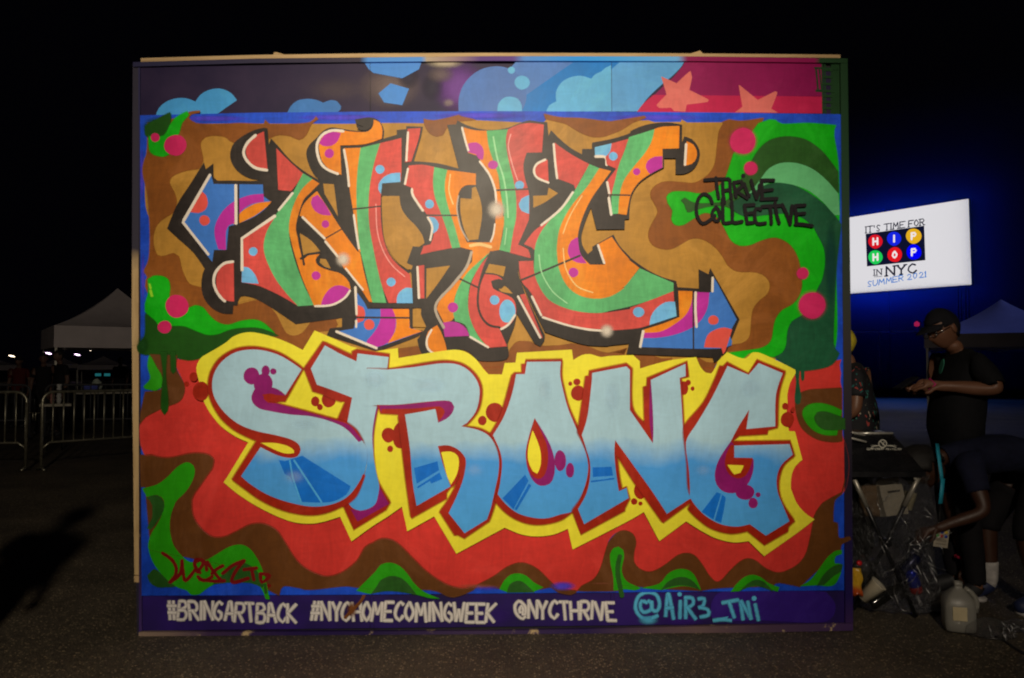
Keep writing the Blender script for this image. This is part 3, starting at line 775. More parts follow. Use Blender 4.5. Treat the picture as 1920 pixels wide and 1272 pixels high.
# ------------------------------------------------------------------ N
P('N', black, 'a 500,385* 514,438* 570,395* 574,500 600,522 700,522 850,525 930,520* 860,512 790,482 735,435 703,380 695,320 722,245 790,190 870,148 945,128* 975,132* 985,255* 1000,208* 1050,260 1150,373 1260,460 1380,530* 1330,490 1285,410 1263,320 1285,258 1345,200* 1385,155 1445,126 1530,136 1620,150 1690,155* 1640,122* 1630,65* 1740,50 1810,78 1845,150 1838,210* b 180,180* 178,145* 250,138* 250,116* 374,120* 362,190 305,385* 240,400* 236,560* 290,590* 210,640* 66,640* 70,800 85,950 130,1072 200,1152 265,1190* 300,1190* e 270,330* 300,550* 400,560* 400,600* 300,740 372,760* 340,805 30,922 d 1790,918* 1415,800* 1440,745* 1530,735* 1530,668* 1185,715* 1000,590 870,520 775,508 750,575* 720,575* 715,638* 640,635 560,595 500,520 480,430 490,340 505,300* 420,180 300,70 a 225,880* 300,700 400,545')
P('tan', tan, 'a 1390,545* 1470,550* 1500,790* 1400,620*')
P('tan', tan, 'a 1215,915* 1300,970 1368,1050* 1290,1065 1245,1095*')
P('N', blue, 'a 552,475* 572,548* 940,552* 945,640* 1000,680* 960,730 880,790 770,838 685,865* 668,1040* 575,1040* 562,1130* 340,842*')
P('N', mag, 'a 945,622* 850,630 740,670 650,740 590,840 580,930 608,1035* 665,1040* 665,900 690,855* 740,835* 770,760 850,700 948,680*')
P('N', orange, 'a 1005,678* 970,718 880,785 770,838* 720,850* 770,765 830,720 900,690')
P('N', coral, 'a 480,598* 515,630 530,690 510,740 460,765 398,757*'); D('N', coral, 'a 505,820', 39)
S('N', white, 'a 545,482 350,820', 5.5, False); S('N', white, 'a 345,835 532,1072', 5, False); S('N', white, 'a 738,560 741,842', 5.5, False); S('N', black, 'a 758,548 758,838', 3.5, False)
P('N', redp, 'a 948,155* 975,440* 900,430 840,380 815,320 820,260 860,200')
S('N', white, 'a 885,185 830,235 800,290 800,335 835,390 890,430 970,445', 5.2)
P('N', redp, 'a 1040,280* 1145,385 1240,470* 1195,545 1150,602* 1055,592*')
P('N', green, 'a 1240,468* 1312,512* 1240,580 1180,680 1145,790 1135,900 1150,1010 1180,1120 d 1215,340 1260,450 1325,572* 1200,580* 1120,490 1030,370 970,250 945,160 950,80 a 975,880 1030,790* 1060,745* 1168,608*')
P('N', redp, 'a 1030,798* 975,890 948,980 950,1060 d 985,280 1040,385 1120,490 1202,578* 1090,512 990,462 900,425 780,402* 785,300 795,70*')
P('N', orange, 'a 1310,512* 1362,545* 1290,620 1235,700 1215,790 1195,850 d 1200,60 1215,150 1247,228* 1300,190 1375,182* 1342,215 1345,260 1400,290 1470,315 1540,350 1585,405 1595,460* 1560,510 1500,550 1420,575 1322,576* 1280,480 1230,360 1185,220 1150,90 a 1135,880 1150,770 1190,660 1240,578')
P('N', mag, 'd 1592,455* 1540,430 1480,428 1430,460 1390,520 1375,572* 1450,577 1530,535'); D('N', mag, 'd 1338,352', 33)
S('N', white, 'd 1590,465 1560,510 1500,553 1430,576 1330,580', 4)
D('N', lblue, 'a 868,1052', 33); P('N', lblue, 'd 785,285* 830,290 880,340 910,412* 860,410 782,402*')
S('N', white, 'a 1162,618 1060,742', 4.5, False); S('N', white, 'a 1030,788 784,955 786,1190', 5.5, False)
S('N', black, 'a 1355,575 1260,660 1220,760 1195,870 1215,980 1248,1150', 4)
S('N', black, 'd 1225,225 1275,195 1365,182', 4.5); S('N', black, 'd 1370,200 1342,235 1360,270 1420,300 1500,320', 4)
P('tan', tan, 'd 1370,225* 1410,230 1448,300* 1400,285 1365,255')
P('N', orange, 'a 1345,602* 1440,750 1530,890 1645,1050* d 1665,180 1690,300 1720,420 1757,550* 1735,548* 1650,420 1540,290* 1480,180 a 1400,960 1240,797* 1215,785* 1240,710 1290,650')
P('N', mag, 'a 1350,630* 1400,690 1452,782* 1390,780 1330,750 1300,690 1310,650'); D('N', mag, 'a 1408,848', 29)
S('N', black, 'a 1390,965 1530,885', 2.2, False)
S('N', white, 'a 1238,797 1402,955', 4.2, False); S('N', white, 'a 1408,978 1500,1090', 4.2, False); S('N', white, 'd 1560,300 1640,400 1688,458', 3.6)
P('N', orange, 'a 1545,283* 1672,278* 1650,420 1640,560 1640,700 1650,900 1672,1060* 1655,1050* 1622,800 1590,600')
P('N', green, 'a 1670,280* 1818,245* 1770,400 1740,560 1730,700 1735,850 1760,1000 d 1790,270 1830,430 1862,556* 1758,553* 1730,430 1695,280 1665,150 a 1650,900 1640,700 1640,560 1650,420')
P('N', redp, 'a 1816,245* b 215,206* 215,470 207,535* 72,548* 62,640 62,800 82,960 130,1082 195,1158 270,1218* e 278,340* 302,555* 120,556* d 1830,430 1790,270 a 1760,1000 1735,850 1730,700 1740,560 1770,400')
D('N', lblue, 'b 55,440', 34); P('N', lblue, 'b 207,465* 140,470 80,500 45,550 42,590 62,625* 72,548* 207,535*'); D('N', lblue, 'e 138,400', 34); P('N', lblue, 'e 300,448* 250,442 200,475 180,520 180,558* 303,558*')
S('N', paint('pale_red', (240, 150, 130)), 'b 25,700 35,900 80,1050 150,1160 240,1240', 2.0)
S('N', black, 'a 1600,738 1700,728 b 60,715', 2.6)
S('N', white, 'a 1547,295 1570,430 1584,565', 4.2); S('N', white, 'a 1620,782 1640,920 1658,1030', 4)
P('N', orange, 'a 1540,150* 1640,162 1725,158 1762,118 1768,70* 1815,92 1834,150 1828,212* 1700,253 1518,262* 1528,482* 1450,450 1390,390 1365,320 1360,250 1400,180 1460,155')
P('N', mag, 'a 1522,170* 1500,230 1450,265 1390,265 1362,247* 1400,185 1460,160'); D('N', mag, 'a 1437,322', 35)
S('N', white, 'a 1540,156 1460,151 1390,180 1350,240 1347,310 1372,390 1420,440 1500,474', 5)
P('N', black, 'a 1628,70* 1690,58 1752,58 1765,90 1745,130 1700,152 1640,140* 1690,120 1640,105')
P('N', redp, 'b 262,138* 358,132* 343,215 288,382* 242,388* 250,250'); S('N', white, 'b 264,165 258,270 252,375', 4)
P('N', blue, 'd 1645,480* 1700,555 1722,602* e 270,602* 278,740* 372,768* 120,860 30,888 d 1790,890* 1490,768* 1620,748* 1640,650')
P('N', mag, 'd 1822,600* e 150,600* 172,670 165,760 115,852 30,885* d 1785,886* 1715,850 e 0,790 40,730 60,670 58,600*'); P('N', orange, 'e 148,602* 272,602* 277,742* 372,767* 112,858* 165,770 175,680')
P('N', coral, 'd 1650,570* 1690,590 1705,640 1690,690 1650,705 1640,640'); D('N', coral, 'd 1735,718', 40)
S('N', white, 'd 1632,440 1641,640', 4.5, False); S('N', white, 'd 1638,690 1638,735', 4, False); S('N', white, 'd 1492,770 1788,893', 5, False)
S('N', black, 'd 1630,664 e 280,668', 3.4, False); S('N', black, 'e 282,600 292,742', 4, False); P('tan', tan, 'e 300,602* 360,600 375,660 400,738* 300,735*')
S('N', black, 'e -5,576 400,578', 8.5, False)
P('N', redp, 'd 722,250* 726,545* 660,535 610,480 592,400 605,320 650,265'); S('N', white, 'd 716,248 650,262 592,320 573,390 590,460 630,520 656,542', 5)
# ------------------------------------------------------------------ Y
P('Y', black, 'b 300,380* 480,395 642,435* 556,108* 622,106* 632,76* 700,110 800,140 900,147 1010,130 1100,95 1170,75 1240,86 1302,88* 1312,190* 1325,330* 1182,600* 1200,740* 1102,1000* 1182,1035* 1208,1130* e 1092,240* 1085,330 1135,480* 1285,800* 1280,840* 1250,882* 1208,860* 1075,640* 1060,720 1030,800 1005,862* 1000,975 800,988 740,942 680,906 575,910* 540,955 480,982 400,980 350,900 333,830* 400,735* 360,640 370,592* 400,560* 300,560* 290,340* 255,240* 290,132* 360,136* b 385,985* 370,930 320,860 260,800 215,730 200,640* 66,640* 70,545* 205,535* 236,555* 236,398*')
P('tan', tan, 'b 74,640* 200,640* 215,730 260,800 320,860 370,930 387,990* 350,1018* 300,1015* 255,1140* 300,1160* 290,1186* 262,1188* 195,1140 130,1058 92,950 78,800')
P('tan', tan, 'b 742,580* 768,570* 795,640 812,710 815,800 788,962* 717,970* 680,880 655,760 655,655* 738,662*')
P('tan', tan, 'e 402,300* 578,278* 485,415 400,525*'); P('tan', tan, 'e 870,265* 992,285* 975,360* 900,335 840,332*'); P('tan', tan, 'e 925,440* 985,430 1045,487* 960,472')
P('Y', redp, 'b 270,413* 370,406 462,424* 450,540 465,650 510,770 555,900 597,1026* 470,1050 358,1076* 380,1012* 432,1000* 455,930 440,840 400,770 340,700 300,630 290,578* 236,556*')
P('Y', green, 'b 460,424* 562,445* 540,540 545,640 570,740 610,860 657,1022* 593,1030* 555,900 510,770 465,650 450,540')
P('Y', orange, 'b 558,445* 770,473* 770,558* 690,562 645,610 632,700 642,800 680,930 705,985* 875,985* 910,870 930,760* 985,800 970,900 945,1042* e 885,172* 800,260 720,330 635,368* 740,250 745,165* b 655,1022* 610,860 570,740 545,640 540,540')
P('Y', orange, 'b 678,128* 760,150 852,154* 865,270 900,380 935,480 950,600 975,760 950,832* 915,860* 915,640 890,530 840,430 780,340* 712,318*')
P('Y', green, 'b 850,154* 1012,143* 995,200 1000,280 1020,400 1050,520 1070,650 1070,800 1050,900 1027,1062* 944,1042* 970,930 980,800 960,650 940,500 900,380 865,270')
P('Y', redp, 'b 1010,143* 1090,108 1180,96 1277,108* 1262,317* 1148,318* 1125,400 1130,480 1160,590 1168,660 1168,780 1150,870 1085,1002* 1160,1040 1178,1104* 1024,1063* 1050,900 1070,800 1070,650 1050,520 1020,400 998,280 995,200')
S('Y', paint('pale_red', (0, 0, 0)), 'b 1030,180 1012,270 1040,400 1080,520', 2.2); S('Y', paint('pale_green', (160, 210, 140)), 'b 900,200 930,360 975,500 1000,650 1010,800', 3.0); S('Y', paint('pale_green', (0, 0, 0)), 'b 1000,880 985,1000', 2.0)
P('Y', mag, 'b 712,250* 770,240 815,270 830,320 820,372* 790,362* 770,330* 710,312*'); D('Y', mag, 'b 898,408', 38, 32); D('Y', lblue, 'b 1095,560', 34)
P('Y', lblue, 'b 1167,633* 1110,660 1090,700 1110,750 1167,774*'); D('Y', lblue, 'b 425,700', 34); P('Y', lblue, 'b 410,796* 460,800 495,850 480,900 452,920* 445,860')
S('Y', black, 'b 905,598 1172,588', 2.8, False); S('Y', black, 'b 398,783 640,785', 2.8, False)
S('Y', white, 'b 264,438 242,550', 4, False); S('Y', white, 'b 294,590 303,640 375,748', 4.5); S('Y', white, 'b 412,800 445,870 430,968', 4); S('Y', white, 'b 668,132 690,220 714,300', 4); S('Y', white, 'b 800,385 870,480 912,590 922,690', 4); S('Y', white, 'b 912,850 900,930 880,980', 3)
S('Y', paint('pale_orange', (250, 190, 110)), 'b 730,1010 800,1000 880,1020', 6); S('Y', paint('pale_orange', (0, 0, 0)), 'b 580,480 570,600 600,700', 2.5)
P('Y', orange, 'e 745,165* 885,172* 800,260 740,320 680,370 628,470 606,560 620,642* 590,690 530,702* 478,600* 510,520 620,380 742,250*')
P('Y', green, 'e 872,180* 800,280 735,400 715,500 715,610 745,720 800,820 862,887* 728,812* 720,790 690,720 615,692* 600,620 610,540 640,440 700,340 780,260')
P('Y', redp, 'e 890,176* 850,250 815,360 790,450 785,560 800,640 850,720 942,740* 1003,880* 870,890* 810,830 745,720 715,610 718,500 740,400 800,280')
P('Y', redp, 'e 835,343* 930,353 985,400* 930,385 890,400 900,450 960,480 1040,520 1066,570 1066,650 1020,722 942,742* 870,715 815,650 790,560 800,440')
P('Y', black, 'e 883,395* 940,378 995,402 960,450 920,452 893,430')
D('Y', lblue, 'e 910,535', 36); D('Y', lblue, 'e 1005,620', 62, 86)
P('Y', mag, 'e 522,705* 590,695 650,710 700,750 722,802* 538,810*'); D('Y', mag, 'e 600,590', 38)
S('Y', black, 'e 882,178 830,300 795,430 785,560 812,660 870,722 945,738', 4); S('Y', black, 'e 628,366 782,440', 3, False)
P('Y', orange, 'e 482,722* 415,770 400,840 420,910 480,945 557,920* 540,850 510,770')
S('Y', white, 'e 440,758 405,830 415,900 475,945', 4); S('Y', white, 'e 728,810 862,887', 4, False); S('Y', white, 'e 958,752 1010,720 1062,648', 4)
S('Y', paint('grey_white', (176, 156, 128)), 'e 738,180 700,290 600,420 470,580 530,740', 5); S('Y', paint('grey_white', (0, 0, 0)), 'b 640,640 630,740 660,880 715,975', 2.5)
P('Y', redp, 'e 328,282* 386,274* 386,522* 340,522*'); S('Y', white, 'e 335,290 346,520', 4.2, False)
P('Y', redp, 'e 1098,497* 1137,488* 1268,818* 1240,812*'); S('Y', white, 'e 1084,508 1250,815', 4, False)
# ------------------------------------------------------------------ C
P('C', black, 'b 1312,190* 1330,150* 1400,220 1480,285 1560,330* 1562,290* 1635,290* 1635,243* 1800,211 1920,171 c 160,158 250,118 350,97 450,94 546,110* 546,240* 562,196* 620,218 665,273 680,335 660,400 620,450 560,477 498,477* 498,360* 412,360* 412,430* 310,485 225,550 175,630 157,720 153,812* 120,815* 118,888* b 1668,890* 1628,728* 1590,820 1558,930 1565,1010 1605,1075* 1640,1050* 1637,1018* 1795,928* e 1840,130 1920,215 f 160,220 280,305 400,365 502,393* 512,440* 672,450* 670,306* 742,343* 755,296* 974,680* 866,947* 843,942* 830,970 785,1002* 775,963* 130,937* 150,860* 0,876 e 1750,880 1600,872 1450,832 1285,775* 1180,560 1105,390* 1085,250 b 1206,1132* 1180,1037* 1085,1002* 1190,760* 1183,650* 1150,560 1130,480 1126,400 1148,318* 1265,316*')
P('tan', tan, 'b 1197,640* 1302,635* 1312,578* 1382,620* 1280,690 1198,728*')
P('C', redp, 'b 1305,368* 1312,537* 1240,505 1210,460 1228,410'); S('C', white, 'b 1287,370 1225,402 1203,450 1225,503 1310,541', 4.2)
P('C', redp, 'b 1355,243* 1480,330 1617,405* 1560,500 1512,592* 1500,560 1378,512*')
P('C', redp, 'b 1495,618* 1420,730 1330,830 1250,940 1210,1045* 1180,1020 1128,1000* 1200,905 1270,850 1400,740')
P('C', redp, 'e 1090,246* 1198,243* 1205,330 1240,430 1310,530 1420,590 1560,625 1700,632 1920,602 f 160,592 300,540 482,466* 492,652* 300,722 200,747 0,762 e 1750,754 1600,747 1450,717 1262,657* 1180,480 1108,390')
P('C', green, 'b 1615,403* 1692,435* 1600,570 1500,690 1430,800 1390,900 1375,1000 e 1375,200 1395,320 1450,430 1540,500 1660,525 1780,505 1880,440 f 110,440 180,360 230,298* 340,348 482,408* 482,468* 320,532 160,582 0,617 e 1700,632 1560,625 1420,590 1310,530 1240,430 1205,330 1205,220 b 1215,1000 1260,900 1340,800 1440,700 1530,560')
P('C', orange, 'b 1690,433* 1777,455* 1700,560 1625,670 1565,800 1530,930 1535,1030 1560,1090 1620,1152* 1732,1152* 1680,1000* 1782,945* e 1850,160 1920,240 f 130,220 227,296* 170,370 110,440 0,500 e 1880,440 1780,505 1660,525 1540,500 1450,430 1395,320 1375,200 b 1375,1000 1390,900 1430,800 1500,690 1600,570')
P('C', mag, 'b 1530,948* 1480,975 1455,1040 1470,1100 1520,1135 1595,1142* 1545,1060'); D('C', mag, 'b 1497,1210', 36)
P('C', black, 'b 1590,1085* 1680,1008* 1732,1146* 1650,1152 1605,1130'); S('C', white, 'b 1680,1008 1726,1140', 4, False)
S('C', black, 'e 1110,386 1210,345 1545,205', 3.6, False)
S('C', white, 'b 1350,255 1362,400 1375,508', 4.2); S('C', white, 'b 1492,614 1400,740 1258,858', 4.4); S('C', white, 'e 1188,510 1256,648', 4.2, False); S('C', white, 'e 1268,664 1450,722 1600,754 1720,764', 4)
S('C', paint('pale_green', (0, 0, 0)), 'e 1240,200 1260,330 1340,470 1450,560', 2.2); S('C', paint('pale_orange', (0, 0, 0)), 'e 1420,150 1440,300 1520,430 1640,480', 2.2); S('C', paint('pale_orange', (0, 0, 0)), 'b 1560,640 1470,790 1420,920', 2.0)
P('C', lblue, 'b 1655,278* 1782,248* 1775,310 1730,347 1658,347*'); S('C', white, 'b 1662,347 1735,352 1744,408', 5)
P('C', redp, 'b 1780,250* 1920,210 c 152,203* 115,310 75,410 45,530 20,640* b 1755,640* 1745,532* 1815,438* 1745,408* 1735,350* 1770,310')
P('C', green, 'c 150,203* 342,143* 320,230 270,320 180,430 110,530 80,640 72,772* 22,777* 20,640 45,530 75,410 115,310')
P('C', orange, 'c 340,143* 400,125 527,120* 522,287* 400,290* 400,427* 300,482 220,542 167,622 147,702 132,782* 70,774* 80,640 110,530 180,430 270,320 320,230')
S('C', white, 'b 1748,540 1765,632', 4.6, False); S('C', white, 'b 1760,655 1778,780', 4.6, False); S('C', black, 'b 1752,632 c 155,636', 2.8, False)
D('C', lblue, 'b 1793,345', 33); D('C', mag, 'c 207,460', 27); P('C', mag, 'c 398,346* 340,350 290,380 275,430 305,477* 398,430*')
P('C', orange, 'c 580,233* 630,258 656,310 650,362 620,400 558,417*'); S('C', white, 'c 576,255 567,408', 4.4, False)
P('C', orange, 'f 517,466* 622,470* 615,560 570,650 480,722 380,772 258,782* 262,755* 400,712 526,662*'); P('C', mag, 'f 622,474* 752,480* 737,590 692,680 620,742 500,792 370,817 252,820* 260,780* 380,772 480,722 570,650 616,560')
P('C', blue, 'f 768,368* 790,378* 952,680* 900,780 862,892 230,886* 256,818* 370,815 500,790 620,740 690,680 735,590 750,478 768,474*')
P('C', coral, 'f 918,755* 860,740 790,757 732,800 708,888* 838,892* 850,940* 866,918*'); D('C', coral, 'f 778,685', 40, 35); D('C', lblue, 'f 222,625', 42, 38); P('C', lblue, 'f 492,548* 420,552 350,600 312,660 303,722* 505,655*')
S('C', white, 'f 773,370 771,470', 4.4, False); S('C', white, 'f 646,480 644,600 653,735', 4.6); S('C', white, 'f 256,768 234,882', 5, False); S('C', black, 'f 628,462 630,900', 3, False)
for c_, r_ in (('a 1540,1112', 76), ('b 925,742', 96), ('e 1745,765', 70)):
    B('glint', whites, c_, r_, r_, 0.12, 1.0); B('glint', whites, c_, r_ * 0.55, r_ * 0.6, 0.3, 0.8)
# ------------------------------------------------------------------ STRONG
P('halo', yellow, 'g 460,262* 450,200 480,130 540,90 610,50 680,5 d 720,810 790,782 860,775 950,790 1050,820 1150,860 1242,908* 1330,762* 1420,800 1600,880* e 0,920* 190,893* 195,967* 330,945 480,920 620,905 700,925 770,975 820,1040 865,1089* 965,1089* 985,1005* 1065,1001* 1075,928* 1485,904* 1495,982* 1560,945 1620,938 1700,960 f 0,952 180,945* 230,990* 232,1046* 350,1010 480,980 650,960* 680,1030 720,1075 760,1083 790,1040 812,990* 880,923* 960,960 1020,970 1060,930* 1110,925 1230,975 1388,1055* i 1390,240 1350,310 1328,400 1330,460 1320,560 1335,640 1340,671* 1385,673* 1440,885* 1390,930 1360,1000 1355,1100 l 1370,180 1400,250 1460,320 1532,368* 1400,470 1155,642* 1040,530* 930,540 800,510 690,455 575,383* 375,530* 260,313* 130,388 k 1490,592* 1455,438* 1350,480 1230,495 1110,480 985,430* 625,624* 460,346* 260,457* 220,273* 110,350 0,420 j 1605,532* 1520,348* 1400,385 1300,400 1180,390 1050,345 900,270 760,180 653,92* g 700,980 837,755* 740,710 640,640 570,560 520,480 490,400 480,340')
for c_, a, b_ in (('g 485,375', 62, 72), ('g 430,268', 32, 35), ('g 370,320', 18, 20), ('g 1335,450', 32, 38), ('g 1435,440', 52, 55), ('g 1370,492', 22, 24), ('h 120,700', 50, 56), ('h 205,705', 55, 98), ('h 133,803', 22, 25),
                  ('h 910,530', 65, 72), ('h 818,593', 33, 36), ('h 1530,388', 52, 58), ('h 1522,305', 27, 26), ('h 1473,318', 15, 17), ('i 556,352', 36, 52), ('i 590,310', 20, 22), ('i 623,355', 15, 17),
                  ('i 1328,585', 50, 58), ('i 1313,487', 25, 27), ('i 1370,512', 15, 20), ('i 235,1115', 48, 62), ('i 188,1195', 25, 25), ('i 235,1210', 16, 16)):
    D('paw', dred, c_, a, b_)
# T then R, then S over T
P('s2', dred, 'g 1395,5* 1500,55 1610,107* 1612,80* 1645,64* 1888,100* 1875,205* 1920,205* 1920,474* 1805,480* 1780,600 1765,720 1770,880 1800,1040 1892,1200* 1860,1255* j 1622,442* 1545,262* 1600,200 1700,40* g 1740,900 1680,720 1565,615* 1500,592* 1560,455* 1490,440 1380,392 1320,375* 1253,205*', 4.0, dreds)
P('s2', fade, 'g 1408,33* 1520,95 1642,152* 1650,93* 1882,120* 1870,210* 1920,206* 1920,472* 1810,472* 1785,560 1768,700 1768,840 1790,980 1812,1080 1803,1150 j 1785,250 1740,285 1670,302 1612,282 1578,238* 1650,160 1700,40* g 1720,900 1700,760 1650,680 1573,612* 1610,422* 1480,372 1348,325* 1303,205*')
P('s2', plum, 'g 1814,1090* 1870,1190 1885,1212* j 1650,382* 1600,292* 1680,302 1750,282 1790,240')
P('s2', plum, 'g 1808,482* 1788,560 1770,700 1770,840 1760,700 1778,560 1796,482*')
P('s3', dred, 'h 112,212* 300,180 500,150 620,156 700,187 770,250 810,330 813,420 787,520 725,602 682,637* 790,650 882,697 932,770 960,880 957,990 932,1110 907,1230 k 869,380* 682,507* 640,482* 615,486* 503,310* 560,230 620,120 650,40 h 650,975* 620,1060 580,1090* 550,1130* 552,1170* k 290,357* 262,160 h 240,950 193,545* 62,537* 45,480* -30,472* -30,204* 112,213*', 4.0, dreds)
P('s3', fade, 'h -34,204* 115,213* 300,196 500,168 620,172 700,207 760,267 795,342 795,430 767,530 702,612* 662,635* 780,660 862,702 920,782 942,880 937,990 912,1110 882,1240 k 852,368* 686,470* 568,320* 630,190 678,60 h 697,900 680,850 630,802 560,776 488,782* 530,930 582,1082* 330,1227* 300,1050 280,800 243,547* 400,520 470,505* 490,607* 560,560 605,490 590,455 540,443 400,453 200,473 50,476* -34,472*')
P('s3', fade, 'h -64,207* 30,211* 40,477* -64,486*')
P('s3', plum, 'h 52,480* 200,477 400,457 540,445 592,457 610,490 592,540 550,580 490,608* 470,505* 350,520 240,545* 65,530*'); P('s3', dred, 'h 72,505* 300,502 460,488 510,490 540,530 492,606* 470,506* 240,546* 65,530*')
P('halo', yellow, 'h 512,828* 580,822 630,848 645,900 630,990 585,1070* 555,1000 530,900')
P('s3', dblue, 'h 310,945* 485,895* 497,962* 330,1062*'); P('s3', dblue, 'h 333,1084* 500,978* 522,1026* 440,1060* 428,1042* 338,1097*')
P('s1', dred, 'g 1247,205* 1180,155 1080,93 980,60 880,44 770,53 680,90 605,153 558,235 541,320 548,400 580,485 640,578 730,658 830,712 902,742* 720,1030* j 800,130 930,222 1080,292 1220,327 1340,332 1450,307 1552,262* 1640,190 1700,40* g 1690,1000 1712,850 1685,735* 1640,660 1562,603* 1500,585 1300,530 1050,463 995,447* 1110,450*', 4.0, dreds)
P('s1', fade, 'g 1235,212* 1165,162 1080,112 980,77 880,64 780,74 700,107 630,167 585,242 570,322 580,400 620,480 690,560 780,625 900,670 1040,700 1150,730 1210,765 1228,810 1205,857 1150,870 1060,852 930,790* 785,1005* j 850,102 980,182 1130,237 1290,270 1420,264 1540,222 1620,152 1692,40* g 1712,950 1722,830 1685,740 1570,640 1450,585 1300,550 1130,525 1000,512 920,490 870,440 870,390 900,350 980,340 1060,360 1115,402*')
P('halo', yellow, 'g 932,758* 1030,758 1130,780 1177,812 1180,832 1130,838 1060,820')
P('s1', plum, 'g 885,360* 862,410 872,460 920,502 1000,522 1150,547 1300,560 1440,595 1560,650 1660,752* 1687,738* 1610,645 1560,612 1450,580 1280,530 1050,466 985,460 950,430 960,400 1050,400 1112,407* 1060,360 980,338 920,340')
D('s1', plum, 'g 862,260', 58, 64); D('s1', plum, 'g 968,222', 32, 40); D('s1', plum, 'g 1025,227', 24); D('s1', plum, 'g 950,320', 70, 78)
P('s1', dred, 'g 940,400* 1010,390 1060,410 1110,442* 1050,455 990,447*')
P('s1', dblue, 'g 1065,885* 1110,892 1240,853* 1600,1080* 1570,1140 1480,1190 1380,1202 1228,1197* 1150,1010 1110,990*')
S('s1', paint('stripe_gap', (84, 164, 208)), 'g 1148,890 1170,1020 1232,1198', 3, False); S('s1', paint('stripe_gap', (0, 0, 0)), 'g 1180,888 1384,1198', 3.2, False)
S('s1', dred, 'j 1545,262 1610,215 1655,150 1697,42', 5.5)
# O
P('s4', dred, 'h 1140,143* 1412,138* 1407,250 1422,340 1462,490 1532,650 1592,790 1622,900 1622,1000 1592,1130 1532,1250 k 1500,302 1400,372 1250,405 1120,387 1000,322 908,226* h 940,1100 958,950 948,850 918,760 878,692* 958,540 1038,258* 1060,238* 1113,235* 1113,173* 1138,173*', 4.0, dreds)
P('s4', fade, 'h 1150,156* 1402,153* 1397,250 1415,350 1455,500 1520,660 1577,800 1605,920 1592,1040 1550,1160 1500,1260 k 1400,330 1300,358 1200,355 1080,320 990,250 933,180* h 950,1060 965,920 950,820 898,700* 980,560 1040,390 1070,247* 1135,247*')
P('s4', plum, 'h 1207,573* 1280,690 1330,790 1357,900 1352,1000 1320,1062 1250,1077 1190,1032 1150,930 1145,810 1170,690'); P('s4', dred, 'h 1207,573* 1260,680 1300,780 1307,900 1280,1000 1230,1027 1180,992 1143,880 1148,780 1175,680')
P('halo', yellow, 'h 1192,663* 1230,750 1252,830 1252,920 1225,987 1195,970 1160,890 1160,790')
D('s4', plum, 'h 1398,890', 43, 78); D('s4', plum, 'h 1470,962', 32, 56); P('s4', dblue, 'h 1137,993* 1162,1040* 1050,1252* 968,1170*'); P('s4', dblue, 'h 1164,1060* 1182,1075* 1075,1258* 1057,1252*')
# N
P('s5', dred, 'h 1588,262* 1611,260* 1613,225* 1890,168* i 170,205* 174,490 266,613* 258,340* 283,335* 283,278* 583,153* 590,265* 537,275* 547,480 557,650 577,800 602,1080 617,1180* l 612,235* 400,390* 300,250 190,95* i 60,850* i 75,1000 95,1100* 125,1082* 152,1175* 117,1240* l 117,300* k 1550,477* 1488,300* 1560,200 1612,80 h 1627,950 1602,830 1528,680*', 4.0, dreds)
P('s5', fade, 'h 1635,238* 1888,190* i 155,215* 155,515* 325,760* 310,290* 568,170* 570,262* 525,275* 540,480 550,650 570,800 590,1000 612,1170* l 590,220* 430,325* 330,172 i 200,950 45,737* 40,850 55,1000 73,1117* 130,1092* 146,1170* l 142,210* k 1575,402* 1530,290* 1590,180 1618,60 h 1618,900 1590,800 1558,700* 1600,560 1630,320')
P('s5', plum, 'i 310,292* 302,400 302,600 326,760* 330,650 322,450'); P('s5', dblue, 'h 1637,940* 1780,935* 1790,1002* 1640,1012*'); S('s5', dblue, 'h 1630,1045 1790,1025', 3, False); S('s5', dblue, 'i 0,1025 35,1022', 2.5, False)
D('paw', dred, 'i 608,1128', 16)
# G
P('s6', dred, 'i 825,188* 850,190* 874,158* 1035,242* 1099,141* 1310,228* 1262,400 1252,642* 1182,660* 1177,690* 968,702* 918,747* 1347,743* 1377,855* 1302,920 1267,1010 1262,1110 1292,1210 l 1377,378* 1332,420* 1327,455* 1155,555* 1030,452* 900,470 760,432 660,362 588,292* 622,213* 590,130 i 580,900 558,720* 568,620 700,460 780,300', 4.0, dreds)
P('s6', fade, 'i 880,186* 1037,252* 1112,165* 1290,240* 1240,400 1235,635* 1020,655* 1042,510* 960,640 905,745* 930,778* 1340,767* 1365,845* 1282,920 1247,1010 1252,1120 1290,1220 l 1340,380* 1165,487* 1045,402* 950,420 830,402 720,342 640,262 600,200* i 600,1080 592,950 572,800 582,720 660,600 760,430 830,290')
P('s6', plum, 'i 905,745* 840,840 800,920 785,1000 800,1070 850,1120 920,1132 980,1112 1040,1050 1072,960 1074,880* 1050,870* 930,867* 930,775*'); D('s6', plum, 'i 1010,1125', 70, 56); D('s6', plum, 'i 1070,1205', 36, 40); D('s6', plum, 'i 1107,1143', 19)
P('s6', dred, 'i 905,770* 870,840 860,920 890,990 950,1022 1010,1005 1050,940 1068,870* 930,867* 930,775*'); P('halo', yellow, 'i 878,920* 1000,925* 975,980 930,992')
P('s6', dblue, 'l 800,163* 832,177* 775,367* 688,310*'); P('s6', dblue, 'l 840,180* 867,205* 850,310 832,392* 785,372*')
